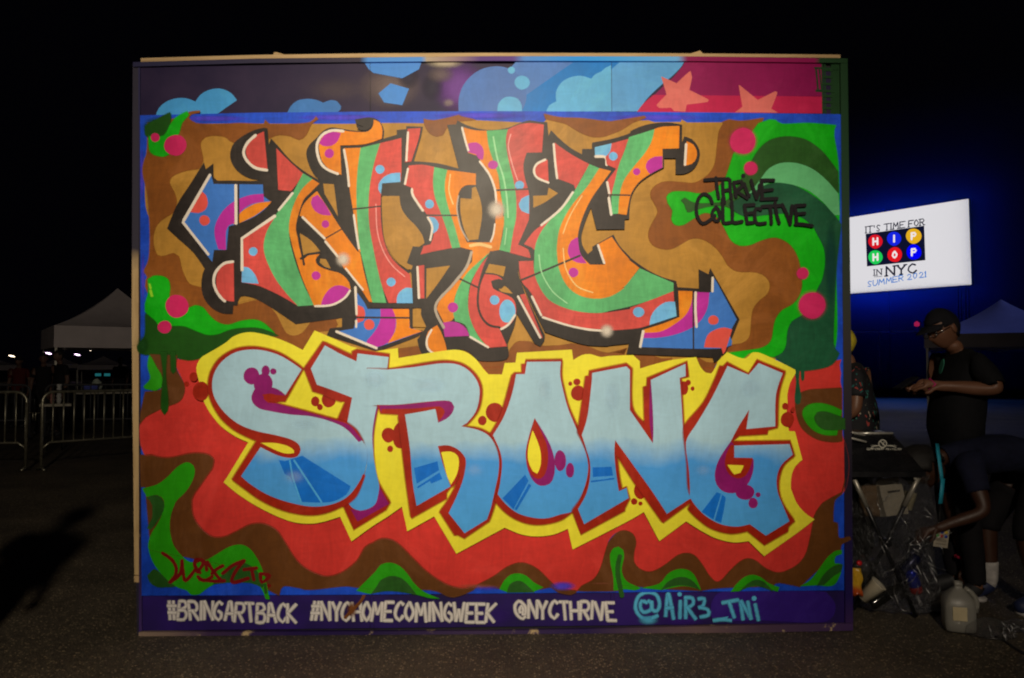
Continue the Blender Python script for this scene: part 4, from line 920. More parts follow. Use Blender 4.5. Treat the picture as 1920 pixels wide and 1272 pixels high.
# thin second coats and overspray over the finished letters
pals = paint('pale_coat', (190, 208, 200), soft=True)
for k, c, rx, ry, pk in (('s1', 'g 1180,1010', 140, 90, 0.25), ('s3', 'h 760,960', 120, 90, 0.2), ('s6', 'i 700,960', 110, 80, 0.2), ('s2', 'g 1780,280', 130, 110, 0.45), ('s3', 'h 420,330', 220, 90, 0.4), ('s4', 'h 1280,350', 90, 160, 0.35), ('s5', 'h 1780,420', 90, 190, 0.35), ('s6', 'i 1050,350', 130, 120, 0.35), ('s1', 'g 1250,620', 160, 60, 0.3)):
    B(k, pals, c, rx, ry, 0.1, pk)
# ------------------------------------------------------------------ writing
blk2 = paint('marker_black', (18, 12, 14), 0.6, 0.1)
for st in ('715,522 800,515 890,512', '798,505 806,580 818,655', '848,540 852,620 862,690', '902,520 905,590 912,655', '850,602 905,592', '930,538 938,590 947,645', '930,542 985,532 1000,560 945,606', '950,606 1030,658', '1008,550 1028,610 1045,640',
           '1060,525 1080,600 1100,660', '1100,660 1118,600 1122,560', '1136,525 1140,600 1142,664', '1136,524 1226,523', '1142,602 1216,594', '1132,666 1250,660', '770,690 750,645 705,625 668,660 652,730 662,800 700,845 755,818 790,785',
           '800,722 770,760 780,810 810,828 826,790 815,740 798,722', '846,660 850,760 856,838 908,836', '915,682 920,770 926,836 992,830', '1010,712 1020,780 1030,842', '1010,710 1080,706', '1020,772 1080,766', '1030,842 1076,838',
           '1130,742 1095,735 1085,790 1105,845 1165,842', '1140,720 1275,712', '1200,720 1206,780 1210,845', '1242,735 1252,790 1268,842', '1290,705 1325,780 1350,850', '1350,850 1358,780 1362,715', '1385,715 1392,780 1398,848', '1385,714 1458,710', '1395,776 1456,770', '1388,850 1440,852 1512,864'):
    S('thr', blk2, 'c ' + st, 6.4)
D('thr', blk2, 'c 1005,487', 17); D('thr', blk2, 'c 1238,690', 13)
sg = paint('signature_red', (118, 14, 12))
for st in ('190,625 255,670 290,730 285,790 245,840', '250,840 320,780 335,680', '335,680 342,760 362,830 430,752', '430,692 480,672 490,710 450,765', '470,770 432,720 440,672 505,690 520,750', '455,800 500,830 560,800', '525,690 570,760 620,820', '560,775 600,740 640,718', '470,820 560,832 652,830', '640,775 720,712 800,680', '800,680 735,760 712,840 830,812', '800,746 892,735', '858,752 872,822', '920,782 932,842 990,792 920,778'):
    S('sig', sg, 'j ' + st, 6.5)
D('sig', sg, 'j 985,868', 15); S('grn2', olive, 'j 955,860 962,920', 5); 
wht = paint('letter_white', (226, 208, 180), var=0.06, soft=True)
def words(k, mat, txt, x0, x1, y, h, w, **kw):
    PN.text(k, mat, txt, x0, y[0], x1, y[1], h, w, True, **kw)
P('purp', paint('patch_purple', (54, 27, 108), soft=False), 'l 770,1010* 800,950 860,915 1000,912 1560,912 1650,940 1700,1010 1690,1090 1630,1140 1500,1150* 1100,1130* 800,1130')
B('purp', paint('patch_mist', (66, 34, 118), soft=True), 'l 560,1130', 240, 60, 0.2, 0.6); B('purp', paint('patch_mist', (0, 0, 0)), 'k 900,1100', 300, 120, 0.1, 0.35); B('purp', paint('patch_navy', (26, 18, 70), soft=True), 'j 500,960', 420, 60, 0.2, 0.6)
words('w1', wht, '#BRINGARTBACK', 314, 559, (1126, 1133), 34, 5.6, jit=1.3, wide=0.80)
words('w2', wht, '#NYCHOMECOMINGWEEK', 582, 931, (1129, 1131), 34, 5.6, jit=1.3, wide=0.80)
words('w3', wht, '@NYCTHRIVE', 964, 1155, (1126, 1129), 33, 5.6, jit=1.3, wide=0.80)
S('spl', paint('splash_brown', (120, 66, 24), soft=True), 'j 1700,930 1660,1000 1590,1060 1540,1120', 9, soft=True, peak=0.9) if False else B('spl', paint('splash_brown', (120, 66, 24), soft=True), 'j 1600,1050', 50, 80, 0.2, 0.9)
S('spl', paint('splash_brown2', (112, 60, 22)), 'j 1700,925 1670,985 1610,1050 1550,1110', 6)
lbw = paint('letter_blue', (96, 182, 222), soft=True)
for st in ('290,1000 250,985 240,1030 265,1070 320,1050 325,1005 300,985', '325,990 330,1050 365,1060 385,1010 360,940 290,920 225,955 205,1040 250,1110 320,1115 370,1095', '430,1100 450,930 490,1120', '435,1040 485,1035', '540,985 537,1115', '580,960 580,1115', '575,960 630,965 635,1010 585,1040', '595,1040 655,1120', '675,970 720,970 710,1020 680,1035', '690,1035 745,1050 750,1090 690,1105',
           '790,1132 860,1125 920,1132', '855,1000 975,978', '905,995 945,1110', '990,990 1010,1125', '995,985 1070,1120', '1045,990 1070,1120', '1100,1010 1125,1130'):
    S('w4', lbw, 'l ' + st, 6.2, True, True)
D('w4', paint('letter_blue_dot', (96, 182, 222)), 'l 537,938', 17); D('w4', paint('letter_blue_dot', (0, 0, 0)), 'l 1092,966', 19)
B('w4', lbw, 'l 300,1130', 95, 45, 0.2, 0.8); P('w4', paint('letter_blue_dot', (0, 0, 0)), 'l 800,1115* 850,1110 900,1100* 890,1120*')
PN.build({'wall': wall, 'sheet': canvas})
# ------------------------------------------------------------------ video screen
M_BLACKMETAL = plain('black_metal', (0.02, 0.02, 0.022), 0.45, 0.6)
M_GALV = plain('galvanised_steel', (0.33, 0.31, 0.23), 0.42, 0.85, 0.2, 20)
SR, SL = at(1819, 450, 33.0), at(1596, 480, 37.2)
sd = Vector((SR.x - SL.x, SR.y - SL.y, 0)).normalized()
S_ROT = math.atan2(sd.y, sd.x)
S_N = Vector((sd.y, -sd.x, 0))
S_O = on_plane(1688, 470, SR, S_N)
S_BASE = Vector((S_O.x, S_O.y, 0))
screen = empty('video_screen', S_BASE, S_ROT, 'glowing white video screen with the coloured HIP HOP logo', 'screen')
S_INV = Matrix.Rotation(-S_ROT, 4, 'Z') @ Matrix.Translation(-S_BASE)
def sl(px, py): return S_INV @ on_plane(px, py, SR, S_N)
corners = [sl(1553, 414.5), sl(1816.5, 373), sl(1822, 534), sl(1553, 554)]
x0 = corners[0].x; x1 = (corners[1].x + corners[2].x) / 2
EM = 1.02
def em(name, c, s=1.0): return emit('screen_' + name, lin(c), EM * s)
def sc_slab(name, q, y0, y1, mat):
    n = len(q); mb = MB()
    mb.add([(p.x, y0, p.z) for p in q] + [(p.x, y1, p.z) for p in q], [tuple(range(n)), tuple(range(2 * n - 1, n - 1, -1))] + [(i, i + n, (i + 1) % n + n, (i + 1) % n) for i in range(n)])
    return mb.build(name, mat, screen)
face = MB().add([(p.x, -0.02, p.z) for p in corners], [(0, 1, 2, 3)]).build('screen_face', em('white', (217, 215, 219)), screen)
sc_slab('cabinet', corners, 0.0, 0.25, M_BLACKMETAL)
zb, zt = min(corners[2].z, corners[3].z), max(corners[0].z, corners[1].z)
for xx in (x0 + 0.5, x1 - 0.5):
    mb = MB()
    for a in (-0.15, 0.15):
        for b in (0.3, 0.6): mb.tube([(xx + a, b, 0), (xx + a, b, zt - 0.4)], 0.025, 6)
    for k in range(12): mb.tube([(xx - 0.15, 0.3, k * 0.6), (xx + 0.15, 0.6, k * 0.6 + 0.5)], 0.012, 5)
    mb.build('truss_leg', M_BLACKMETAL, screen)
SP = Painter(screen, SR, S_N, S_INV, 0.03)
SP.step = 0.004
for k, nm in (('sq', 'logo_square'), ('rd', 'logo_disc'), ('tx', 'screen_words'), ('tx2', 'screen_words'), ('tx3', 'screen_words'), ('sm', 'screen_handwriting')): SP.key(k, nm, 'screen', 0.03)
navy = em('navy', (20, 24, 56), 0.6)
SP.P('sq', navy, 'w 285,525* 866,444* 878,786* 298,848*')
wh = em('letters', (236, 226, 226))
for c, (x, y), r_, ch in (((214, 20, 34), (382, 600), 70, 'H'), ((20, 36, 220), (568, 572), 70, 'I'), ((226, 172, 30), (763, 546), 76, 'P'), ((30, 200, 84), (383, 756), 70, 'H'), ((222, 22, 30), (574, 731), 74, 'O'), ((0, 0, 240), (765, 706), 76, 'P')):
    SP.D('rd', em('disc_%d_%d' % (x, y), c), 'w %d,%d' % (x, y), r_, r_)
    X0, Y0 = 1570 + x / 5.3, 340 + y / 5.3
    for st in FONT[ch].split('|'):
        pp = [(X0 + (int(t[0]) - 4) * 0.98 * (1.25 if ch == 'I' else 1), Y0 + (int(t[1]) - 4) * 1.45 - (int(t[0]) - 4) * 0.1, ch != 'O' and ch != 'P') for t in st.split()]
        SP.S('rd', wh, pp, 3.6, True)
SP.text('tx', navy, "IT'S TIME FOR", 1622, 426, 1735, 410.5, 11.6, 1.9, serif=True, wide=0.74)
SP.text('tx2', navy, 'IN', 1637, 506.5, 1655.5, 504.5, 10.8, 1.8, serif=True, wide=0.7)
SP.S('tx2', navy, 'w 370,952 447,946', 0.9, False)
SP.text('tx3', navy, 'NYC', 1660, 501, 1722, 494.5, 17.2, 3.2, serif=True, wide=0.74)
SP.text('sm', em('hand_blue', (10, 110, 196)), 'SUMMER 2021', 1626, 528.5, 1738, 509, 10.2, 1.6, wide=0.8, jit=0.3)
SP.build({'screen': screen})
# smoke volume added to make the blue glow round the screen
def glow_smoke():
    m = bpy.data.materials.new('glow_smoke')
    t = NT(m)
    t.n.remove(t.p)
    pv = t.new('ShaderNodeVolumePrincipled')
    pv.inputs['Color'].default_value = (0.02, 0.13, 1.0, 1)
    pv.inputs['Anisotropy'].default_value = 0.0
    c = t.new('ShaderNodeTexCoord')
    ab = t.new('ShaderNodeVectorMath', operation='ABSOLUTE')
    t.l(c.outputs['Object'], ab.inputs[0])
    sb = t.new('ShaderNodeVectorMath', operation='SUBTRACT')
    sy = t.new('ShaderNodeVectorMath', operation='MULTIPLY'); t.l(ab.outputs[0], sy.inputs[0]); sy.inputs[1].default_value = (1, 1.0, 1)
    t.l(sy.outputs[0], sb.inputs[0]); sb.inputs[1].default_value = ((x1 - x0) / 2, 0.0, 1.75)
    mx = t.new('ShaderNodeVectorMath', operation='MAXIMUM')
    t.l(sb.outputs[0], mx.inputs[0]); mx.inputs[1].default_value = (0, 0, 0)
    ln = t.new('ShaderNodeVectorMath', operation='LENGTH')
    t.l(mx.outputs[0], ln.inputs[0])
    def ex(k, s):
        a = t.new('ShaderNodeMath', operation='MULTIPLY'); t.l(ln.outputs['Value'], a.inputs[0]); a.inputs[1].default_value = -1 / s
        e = t.new('ShaderNodeMath', operation='EXPONENT'); t.l(a.outputs[0], e.inputs[0])
        b = t.new('ShaderNodeMath', operation='MULTIPLY'); t.l(e.outputs[0], b.inputs[0]); b.inputs[1].default_value = k
        return b.outputs[0]
    ad = t.new('ShaderNodeMath', operation='ADD')
    t.l(ex(1.15, 0.42), ad.inputs[0]); t.l(ex(0.05, 1.9), ad.inputs[1])
    fd = t.rng(ln.outputs['Value'], 5.5, 7.5, 1, 0)
    ml = t.new('ShaderNodeMath', operation='MULTIPLY')
    t.l(ad.outputs[0], ml.inputs[0]); t.l(fd, ml.inputs[1])
    xz = t.new('ShaderNodeVectorMath', operation='MULTIPLY')          # smoke cut away before the screen so its face stays sharp
    t.l(mx.outputs[0], xz.inputs[0]); xz.inputs[1].default_value = (1, 0, 1)
    l2 = t.new('ShaderNodeVectorMath', operation='LENGTH')
    t.l(xz.outputs[0], l2.inputs[0])
    m2 = t.new('ShaderNodeMath', operation='MULTIPLY')
    t.l(ml.outputs[0], m2.inputs[0]); t.l(t.rng(l2.outputs['Value'], 0.0, 0.12, 0, 1), m2.inputs[1])
    t.l(m2.outputs[0], pv.inputs['Density'])
    t.l(pv.outputs[0], t.out.inputs['Volume'])
    w, h = (x1 - x0) + 16, 12.4
    o = MB().box((0, 0, 0), (w, 13, h)).build('glow_smoke', m)
    o.location = (S_BASE + sd * ((x0 + x1) / 2)) + Vector((0, 0, (zb + zt) / 2))
    o.rotation_euler = (0, 0, S_ROT)
    tag(o, kind='stuff')
glow_smoke()

# ------------------------------------------------------------------ pop-up tents
M_CANVAS = plain('white_canopy', (0.70, 0.62, 0.62), 0.8, 0, 0.08, 3)
M_LEG = plain('tent_steel', (0.55, 0.53, 0.46), 0.5, 0.5)
def tent(loc, rz, half, eave, drop, peak, label):
    t = empty('pop_up_tent', loc, rz, label, 'tent', 'white pop-up tents')
    mb = MB()
    n = 9
    for k in range(4):                                        # four sagging slopes
        a = Matrix.Rotation(k * math.pi / 2, 3, 'Z')
        vs = []
        for i in range(n + 1):
            q = i / n
            z = eave + (peak - eave) * (0.62 * q + 0.38 * q ** 2.4)
            r_ = half * (1 - q)
            for j in range(7):
                u = j / 6 * 2 - 1
                sag = -0.06 * half * (1 - u * u) * (1 - q) * q * 3
                vs.append(a @ Vector((u * r_, -r_, z + sag)))
        mb.add(vs, [(i * 7 + j, i * 7 + j + 1, (i + 1) * 7 + j + 1, (i + 1) * 7 + j) for i in range(n) for j in range(6)], True)
    mb.build('canopy', M_CANVAS, t)
    for k in range(4):
        a = Matrix.Rotation(k * math.pi / 2, 3, 'Z')
        vs = []
        for j in range(13):
            u = j / 12 * 2 - 1
            for z in (eave, eave - drop):
                vs.append(a @ Vector((u * half, -half - 0.012 + 0.01 * math.sin(j * 2.1) * (z < eave), z)))
        MB().add(vs, [(2 * j, 2 * j + 1, 2 * j + 3, 2 * j + 2) for j in range(12)], True).build('valance', M_CANVAS, t)
    for sx in (-1, 1):
        for sy in (-1, 1):
            mb = MB()
            x, y = sx * (half - 0.05), sy * (half - 0.05)
            mb.box((x, y, (eave - 0.05) / 2), (0.045, 0.045, eave - 0.05))
            mb.box((x, y, 0.01), (0.12, 0.12, 0.02))
            mb.build('leg', M_LEG, t)
    mb = MB()
    for k in range(4):
        a = Matrix.Rotation(k * math.pi / 2, 3, 'Z')
        for u in (-1, 0):
            for d in (0, 1):
                mb.tube([a @ Vector(((u + d) * (half - 0.06), -half + 0.06, eave - 0.05)), a @ Vector(((u + 1 - d) * (half - 0.06), -half + 0.06, eave - 0.35))], 0.012, 5)
    mb.build('scissor_frame', M_LEG, t)
    return t
tent((-10.04, 20.0, 0), R(35.3), 1.52, 2.36, 0.50, 3.42, 'nearest white pop-up tent at the left, behind the metal barriers')
tent(at(194, 700, 52).xy.to_3d(), R(24), 1.42, 1.62, 0.30, 2.22, 'small white tent far off, seen beneath the larger left tent')
tent(at(113, 700, 56).xy.to_3d(), R(30), 1.1, 1.72, 0.30, 2.3, 'far tent half hidden behind the two dark standing figures')
tent(at(-10, 700, 52).xy.to_3d(), R(30), 1.3, 1.62, 0.35, 2.1, 'far white tent cut off by the left edge of the photo')
tent(at(1880, 700, 18.2).xy.to_3d(), R(-29), 1.55, 2.14, 0.30, 2.98, 'white pop-up tent at the right, tinted blue by an assumed lamp')

M_UNLIT = plain('unlit_steel', (0.06, 0.06, 0.065), 0.6, 0.3)  # barrier steel darkened in colour for the dim second row
# ------------------------------------------------------------------ metal crowd barriers
def barrier(loc, rz, label, M_GALV=M_GALV):
    t = empty('crowd_barrier', loc, rz, label, 'barrier', 'metal crowd barriers')
    L, H = 2.3, 1.06
    r_ = 0.14
    arc = lambda cx, cz, a0, a1: [(cx + r_ * math.cos(a0 + (a1 - a0) * k / 6), 0, cz + r_ * math.sin(a0 + (a1 - a0) * k / 6)) for k in range(7)]
    mb = MB()
    mb.tube([(0, 0, 0.04)] + [(0, 0, H - r_)] + arc(r_, H - r_, math.pi, math.pi / 2) + arc(L - r_, H - r_, math.pi / 2, 0) + [(L, 0, 0.04)], 0.021, 8)
    mb.tube([(0, 0, 0.30), (0.10, 0, 0.38), (L - 0.10, 0, 0.38), (L, 0, 0.30)], 0.018, 8)
    mb.build('frame', M_GALV, t)
    bar = MB().tube([(0, 0, 0.38), (0, 0, H - 0.01)], 0.012, 6)
    first = None
    for k in range(1, 17):
        x = k * L / 17
        if first is None:
            first = bar.build('bar', M_GALV, t); b = first
        else:
            b = first.copy(); COL.objects.link(b); b.parent = t
        b.location = (x, 0, 0)
    for x in (0.0, L):
        MB().tube([(x, -0.11, 0.02), (x, -0.03, 0.05), (x, 0.03, 0.05), (x, 0.11, 0.02)], 0.019, 8).build('foot', M_GALV, t)
    for x in (-0.03, L + 0.03):
        MB().tube([(x, 0, 0.78), (x + (0.05 if x > 0 else -0.05), 0, 0.78), (x + (0.05 if x > 0 else -0.05), 0, 0.68)], 0.008, 6).build('hook', M_GALV, t)
    return t
bl = Vector((-6.30, 10.6, 0))
barrier(bl, R(52), 'metal crowd barrier running from the gap back behind the mural')
barrier(Vector((-6.52, 10.62, 0)), R(186), 'metal crowd barrier left of the gap, cut by the photo edge')
barrier(Vector((-9.1, 15.4, 0)), R(12), 'dim barrier in the second row beneath the left tent', M_UNLIT)
barrier(Vector((-11.6, 14.9, 0)), R(10), 'dim second row barrier towards the left edge of the photo', M_UNLIT)

# ------------------------------------------------------------------ far lamps on poles
M_LAMP, M_LAMPW = emit('lamp_glow', (1.0, 0.80, 0.55), 4), emit('lamp_glow_violet', (0.95, 0.66, 1.0), 5)
for i, (px, py, y, m_, lb) in enumerate(((22, 668, 80, M_LAMP, 'lit lamp on a pole nearest the left edge of the photo'), (91, 663, 80, M_LAMPW, 'brightest lit lamp on a pole, beside the front tent leg'),
                                     (145, 665.5, 85, M_LAMPW, 'lit violet lamp on a pole under the tent valance'), (168, 657, 95, M_LAMP, 'faint amber lamp on a pole just under the tent valance'))):
    p = at(px, py, y)
    t = empty('lamp_post', (p.x, p.y, 0), 0.3, lb, 'street lamp', 'lit lamps on far poles')
    MB().tube([(0.35, 0, 0), (0.35, 0, p.z + 0.05), (0.1, 0, p.z + 0.18)], 0.05, 6).build('pole', M_BLACKMETAL, t)
    k = 0.18 if i < 3 else 0.12
    lh = MB().lathe([(0.01, -0.5), (0.7, -0.35), (1, 0), (0.7, 0.35), (0.01, 0.5)], 10).build('lamp_head', m_, t)
    lh.scale = (k * 1.7, k, k * 0.8)
    lh.rotation_euler = (0, R(14), 0)
    lh.location = (0, 0, p.z)

# ------------------------------------------------------------------ site fence at the right, under the screen
M_SCRIM = plain('dark_scrim', (0.012, 0.012, 0.016), 0.9, 0, 0.2, 3)
f0, f1 = at(1560, 700, 41.0), at(2140, 700, 37.5)
fl = (f1 - f0).xy.length
fence = empty('site_fence', (f0.x, f0.y, 0), math.atan2(f1.y - f0.y, f1.x - f0.x), 'tall dark screened fence with a pale top rail below the video screen', 'fence')
FH = 3.27
nf = 6
for k in range(nf):
    a, b = k * fl / nf + 0.06, (k + 1) * fl / nf - 0.06
    vs, n = [], 10
    for j in range(n + 1):
        u = a + (b - a) * j / n
        for z in (0.08, 1.6, FH - 0.1): vs.append((u, -0.03 + 0.05 * math.sin(j * 1.9 + k + z), z))
    MB().add(vs, [(j * 3 + i, j * 3 + 3 + i, j * 3 + 4 + i, j * 3 + 1 + i) for j in range(n) for i in range(2)], True).build('scrim_panel', M_SCRIM, fence)
for k in range(nf + 1): MB().tube([(k * fl / nf, 0.03, 0), (k * fl / nf, 0.03, FH + 0.04)], 0.035, 8).build('post', M_GALV, fence)
MB().tube([(0, 0.03, FH), (fl, 0.03, FH)], 0.035, 8).build('top_rail', plain('pale_rail', (0.7, 0.7, 0.72), 0.4), fence)
rd = at(1719, 608, 43)
t = empty('warning_lamp', (rd.x, rd.y, 0), 0, 'small red lamp glowing above the fence, left of the man in the cap', 'lamp')
MB().tube([(0, 0, 0), (0, 0, rd.z - 0.1)], 0.04, 6).build('pole', M_BLACKMETAL, t)
MB().lathe([(0.02, -0.14), (0.13, -0.1), (0.14, 0.06), (0.02, 0.16)], 10, (0, 0, rd.z)).build('lamp_head', emit('red_glow', (1.0, 0.03, 0.10), 0.35), t)

# ------------------------------------------------------------------ housings for the two assumed, unseen blue lamps
for loc, tg, lb in (((18.6, 38.6, 6.3), (17.2, 34.0, 6.3), 'assumed blue lamp on a stand, unseen behind the video screen'), ((3.5, 22.0, 6.4), (13.0, 19.0, 0.6), 'assumed blue lamp placed unseen behind the mural to tint tent and ground')):
    d = (Vector(tg) - Vector(loc)).normalized()
    c = Vector(loc) - d * 0.42
    t = empty('assumed_blue_light', (c.x, c.y, 0), 0, lb, 'assumed lamp')
    MB().tube([(0, 0, 0), (0, 0, c.z - 0.15)], 0.04, 8).build('stand', M_BLACKMETAL, t)
    MB().tube([Vector((0, 0, c.z)) - d * 0.15, Vector((0, 0, c.z)) + d * 0.05, Vector((0, 0, c.z)) + d * 0.2], [0.14, 0.2, 0.2], 12).build('lamp_head', M_BLACKMETAL, t)
# ------------------------------------------------------------------ people
def head_mesh(c, fwd, up, size=1.0):
    """verts, faces of a head: skull, brow, sockets, nose, lips, chin; local axes x forward, y left, z up"""
    fwd, up = Vector(fwd).normalized(), Vector(up).normalized()
    left = up.cross(fwd).normalized(); up = fwd.cross(left)
    nu, nv = 28, 20
    vs, fs = [], []
    g = lambda a, s: math.exp(-(a / s) ** 2)
    for i in range(nv + 1):
        th = math.pi * i / nv
        for j in range(nu):
            ph = 2 * math.pi * j / nu
            x, y, z = math.sin(th) * math.cos(ph), math.sin(th) * math.sin(ph), math.cos(th)
            X, Y, Z = x * 0.098, y * 0.077, z * 0.118
            if z < 0:
                k = (-z)
                Y *= 1 - 0.30 * k ** 1.3
                if x < 0: X *= 1 - 0.45 * k
                else: X *= 1 + 0.05 * k
            if x > 0:
                X *= 0.96
                fr = max(0, x)
                X += fr * (0.024 * g(y, 0.16) * g(z + 0.16, 0.17) + 0.006 * g(z - 0.22, 0.10) - 0.010 * g(abs(y) - 0.40, 0.17) * g(z - 0.04, 0.11)
                           + 0.007 * g(y, 0.3) * g(z + 0.47, 0.09) + 0.008 * g(y, 0.35) * g(z + 0.78, 0.15) + 0.004 * g(abs(y) - 0.55, 0.2) * g(z + 0.15, 0.15))
            vs.append(Vector(c) + (fwd * X + left * Y + up * Z) * size)
    for i in range(nv):
        for j in range(nu):
            fs.append((i * nu + j, (i + 1) * nu + j, (i + 1) * nu + (j + 1) % nu, i * nu + (j + 1) % nu))
    for sg in (-1, 1):                                        # ears
        n0 = len(vs)
        for i in range(7):
            th = math.pi * i / 6
            for j in range(8):
                ph = 2 * math.pi * j / 8
                p = Vector((math.sin(th) * math.cos(ph) * 0.018 - 0.008, sg * (0.077 + math.sin(th) * math.sin(ph) * 0.009), math.cos(th) * 0.032 - 0.004))
                vs.append(Vector(c) + (fwd * p.x + left * p.y + up * p.z) * size)
        for i in range(6):
            for j in range(8): fs.append((n0 + i * 8 + j, n0 + (i + 1) * 8 + j, n0 + (i + 1) * 8 + (j + 1) % 8, n0 + i * 8 + (j + 1) % 8))
    return vs, fs, (fwd, left, up)
def hand_bones(w, d, n, curl, side, sz=1.0):
    """five fingers: wrist w, pointing d, palm facing n; returns chains of (point, radius)"""
    d, n = Vector(d).normalized(), Vector(n).normalized()
    n = (n - d * n.dot(d)).normalized()
    s = d.cross(n) * side                                     # towards the thumb
    palm = Vector(w) + d * 0.075 * sz
    ch = [[(palm, 0.026 * sz)]]
    for k, (off, ln) in enumerate(((0.030, 0.072), (0.010, 0.080), (-0.011, 0.074), (-0.030, 0.058))):
        b = Vector(w) + d * (0.088 - 0.004 * abs(k - 1)) * sz + s * off * sz
        ang, p, c = 0.15, b, [(b, 0.0105 * sz)]
        for q in (0.45, 0.32, 0.23):
            ang += curl * (0.75 + 0.15 * k)
            p = p + (d * math.cos(ang) + n * math.sin(ang)) * ln * q * sz
            c.append((p, 0.0088 * sz if q > 0.3 else 0.0075 * sz))
        ch.append(c)
    b = Vector(w) + d * 0.035 * sz + s * 0.026 * sz
    p1 = b + (d * 0.6 + s * 0.7 + n * 0.35).normalized() * 0.034 * sz
    p2 = p1 + (d * 0.9 + s * 0.1 + n * 0.5).normalized() * 0.030 * sz
    ch.append([(b, 0.0135 * sz), (p1, 0.011 * sz), (p2, 0.009 * sz)])
    return ch
STAND = dict(pelvis=(0, 0, 0.95), spine=(0.005, 0, 1.12), chest=(0.0, 0, 1.31), neck=(-0.01, 0, 1.47), skull=(0.015, 0, 1.56),
             sh=(0.0, 0.175, 1.415), el=(-0.03, 0.235, 1.13), wr=(0.06, 0.235, 0.89), hip=(0, 0.092, 0.90), kn=(0.02, 0.105, 0.50), an=(-0.02, 0.11, 0.085), to=(0.135, 0.125, 0.035))
def person(label, loc, rz, mats, joints=None, hscale=1.0, head=None, radii=None, sleeve=0.62, legs='long', hands=None, group=None, hair='short', haircol=None, extra=None):
    """joints in (forward, left, up); a name with _L or _R sets one side only"""
    J = {}
    for k, v in STAND.items():
        if k in ('sh', 'el', 'wr', 'hip', 'kn', 'an', 'to'):
            J[k + '_L'] = Vector(v); J[k + '_R'] = Vector((v[0], -v[1], v[2]))
        else: J[k] = Vector(v)
    for k, v in (joints or {}).items(): J[k] = Vector(v)
    for k in J: J[k] = J[k] * hscale
    rad = dict(pelvis=0.150, spine=0.138, chest=0.150, neck=0.058, skull=0.060, sh=0.062, el=0.043, wr=0.029, hip=0.098, kn=0.062, an=0.042, to=0.036)
    rad.update(radii or {})
    V, E, RD, LB = [], [], [], []
    def vert(p, r_): V.append(Vector(p)); RD.append(r_ * hscale); return len(V) - 1
    ids = {}
    for k in J: ids[k] = vert(J[k], rad[k.split('_')[0]])
    def edge(a, b, lab): E.append((a, b)); LB.append(lab)
    for a, b, lab in (('pelvis', 'spine', 'shirt'), ('spine', 'chest', 'shirt'), ('chest', 'neck', 'shirt'), ('neck', 'skull', 'skin')): edge(ids[a], ids[b], lab)
    for sd_ in ('_L', '_R'):
        for a, b, lab in (('chest', 'sh', 'shirt'), ('sh', 'el', 'arm'), ('el', 'wr', 'skin'), ('pelvis', 'hip', 'pants'), ('hip', 'kn', 'thigh'), ('kn', 'an', 'shin'), ('an', 'to', 'shoe')):
            edge(ids[a] if a in ids else ids[a + sd_], ids[b + sd_], lab)
        hd = (hands or {}).get(sd_, None)
        w = J['wr' + sd_]
        fa = (w - J['el' + sd_]).normalized()
        d, n, curl = hd if hd else (fa, Vector((0, -1 if sd_ == '_L' else 1, 0)), 0.25)
        ch = hand_bones(w, d, n, curl, 1 if sd_ == '_L' else -1, hscale)
        pi = vert(ch[0][0][0], ch[0][0][1] / hscale); edge(ids['wr' + sd_], pi, 'skin')
        for c in ch[1:]:
            prev = pi if c is not ch[-1] else ids['wr' + sd_]
            for (p, r_) in c:
                i = vert(p, r_ / hscale); edge(prev, i, 'skin'); prev = i
    me = bpy.data.meshes.new('skeleton')
    me.from_pydata(V, E, [])
    ob = bpy.data.objects.new('skeleton', me)
    COL.objects.link(ob)
    sk = ob.modifiers.new('skin', 'SKIN')
    sk.branch_smoothing = 0.5
    sv = me.skin_vertices[0].data
    for i, r_ in enumerate(RD):
        sv[i].radius = (r_, r_)
        sv[i].use_root = (i == ids['pelvis'])
    ss = ob.modifiers.new('sub', 'SUBSURF'); ss.levels = 2; ss.render_levels = 2
    bpy.context.view_layer.update()
    ev = ob.evaluated_get(bpy.context.evaluated_depsgraph_get())
    bm_ = bpy.data.meshes.new_from_object(ev)
    bpy.data.objects.remove(ob)
    vs = [v.co.copy() for v in bm_.vertices]
    fs = [tuple(p.vertices) for p in bm_.polygons]
    nv0 = len(vs)
    hc, hf, hu = head if head else ((0.03, 0, 1.635), (1, 0, -0.05), (0, 0, 1))
    hc = Vector(hc) * hscale
    hv, hfs, ax = head_mesh(hc, hf, hu, hscale * 1.03)
    fs2 = fs + [tuple(i + nv0 for i in f) for f in hfs]
    root = empty('person', loc, rz, label, 'person', group)
    # which cloth covers which part of the surface
    def seg(p, a, b):
        d = b - a
        t_ = max(0, min(1, (p - a).dot(d) / max(1e-9, d.dot(d))))
        return (p - (a + d * t_)).length, t_
    lab = []
    for f in fs:
        c = sum((vs[i] for i in f), Vector()) / len(f)
        best = (9, None, 0)
        for (a, b), l_ in zip(E, LB):
            q, t_ = seg(c, V[a], V[b])
            q = q / max(RD[a] * (1 - t_) + RD[b] * t_, 0.012)
            if q < best[0]: best = (q, l_, t_)
        _, l_, t_ = best
        if l_ == 'arm': l_ = 'shirt' if t_ < sleeve else 'skin'
        if l_ == 'thigh': l_ = 'pants'
        if l_ == 'shin': l_ = 'pants' if (legs == 'long' and t_ < 0.93) or t_ < 0.08 else ('sock' if legs == 'sock' and t_ > 0.6 else 'skin')
        lab.append(l_)
    bd = bpy.data.meshes.new('body')
    bd.from_pydata(vs + hv, [], fs2)
    for p in bd.polygons: p.use_smooth = True
    body = link('body', bd, root, [mats['skin']])
    bd.update()
    nrm = [v.normal.copy() for v in bm_.vertices]
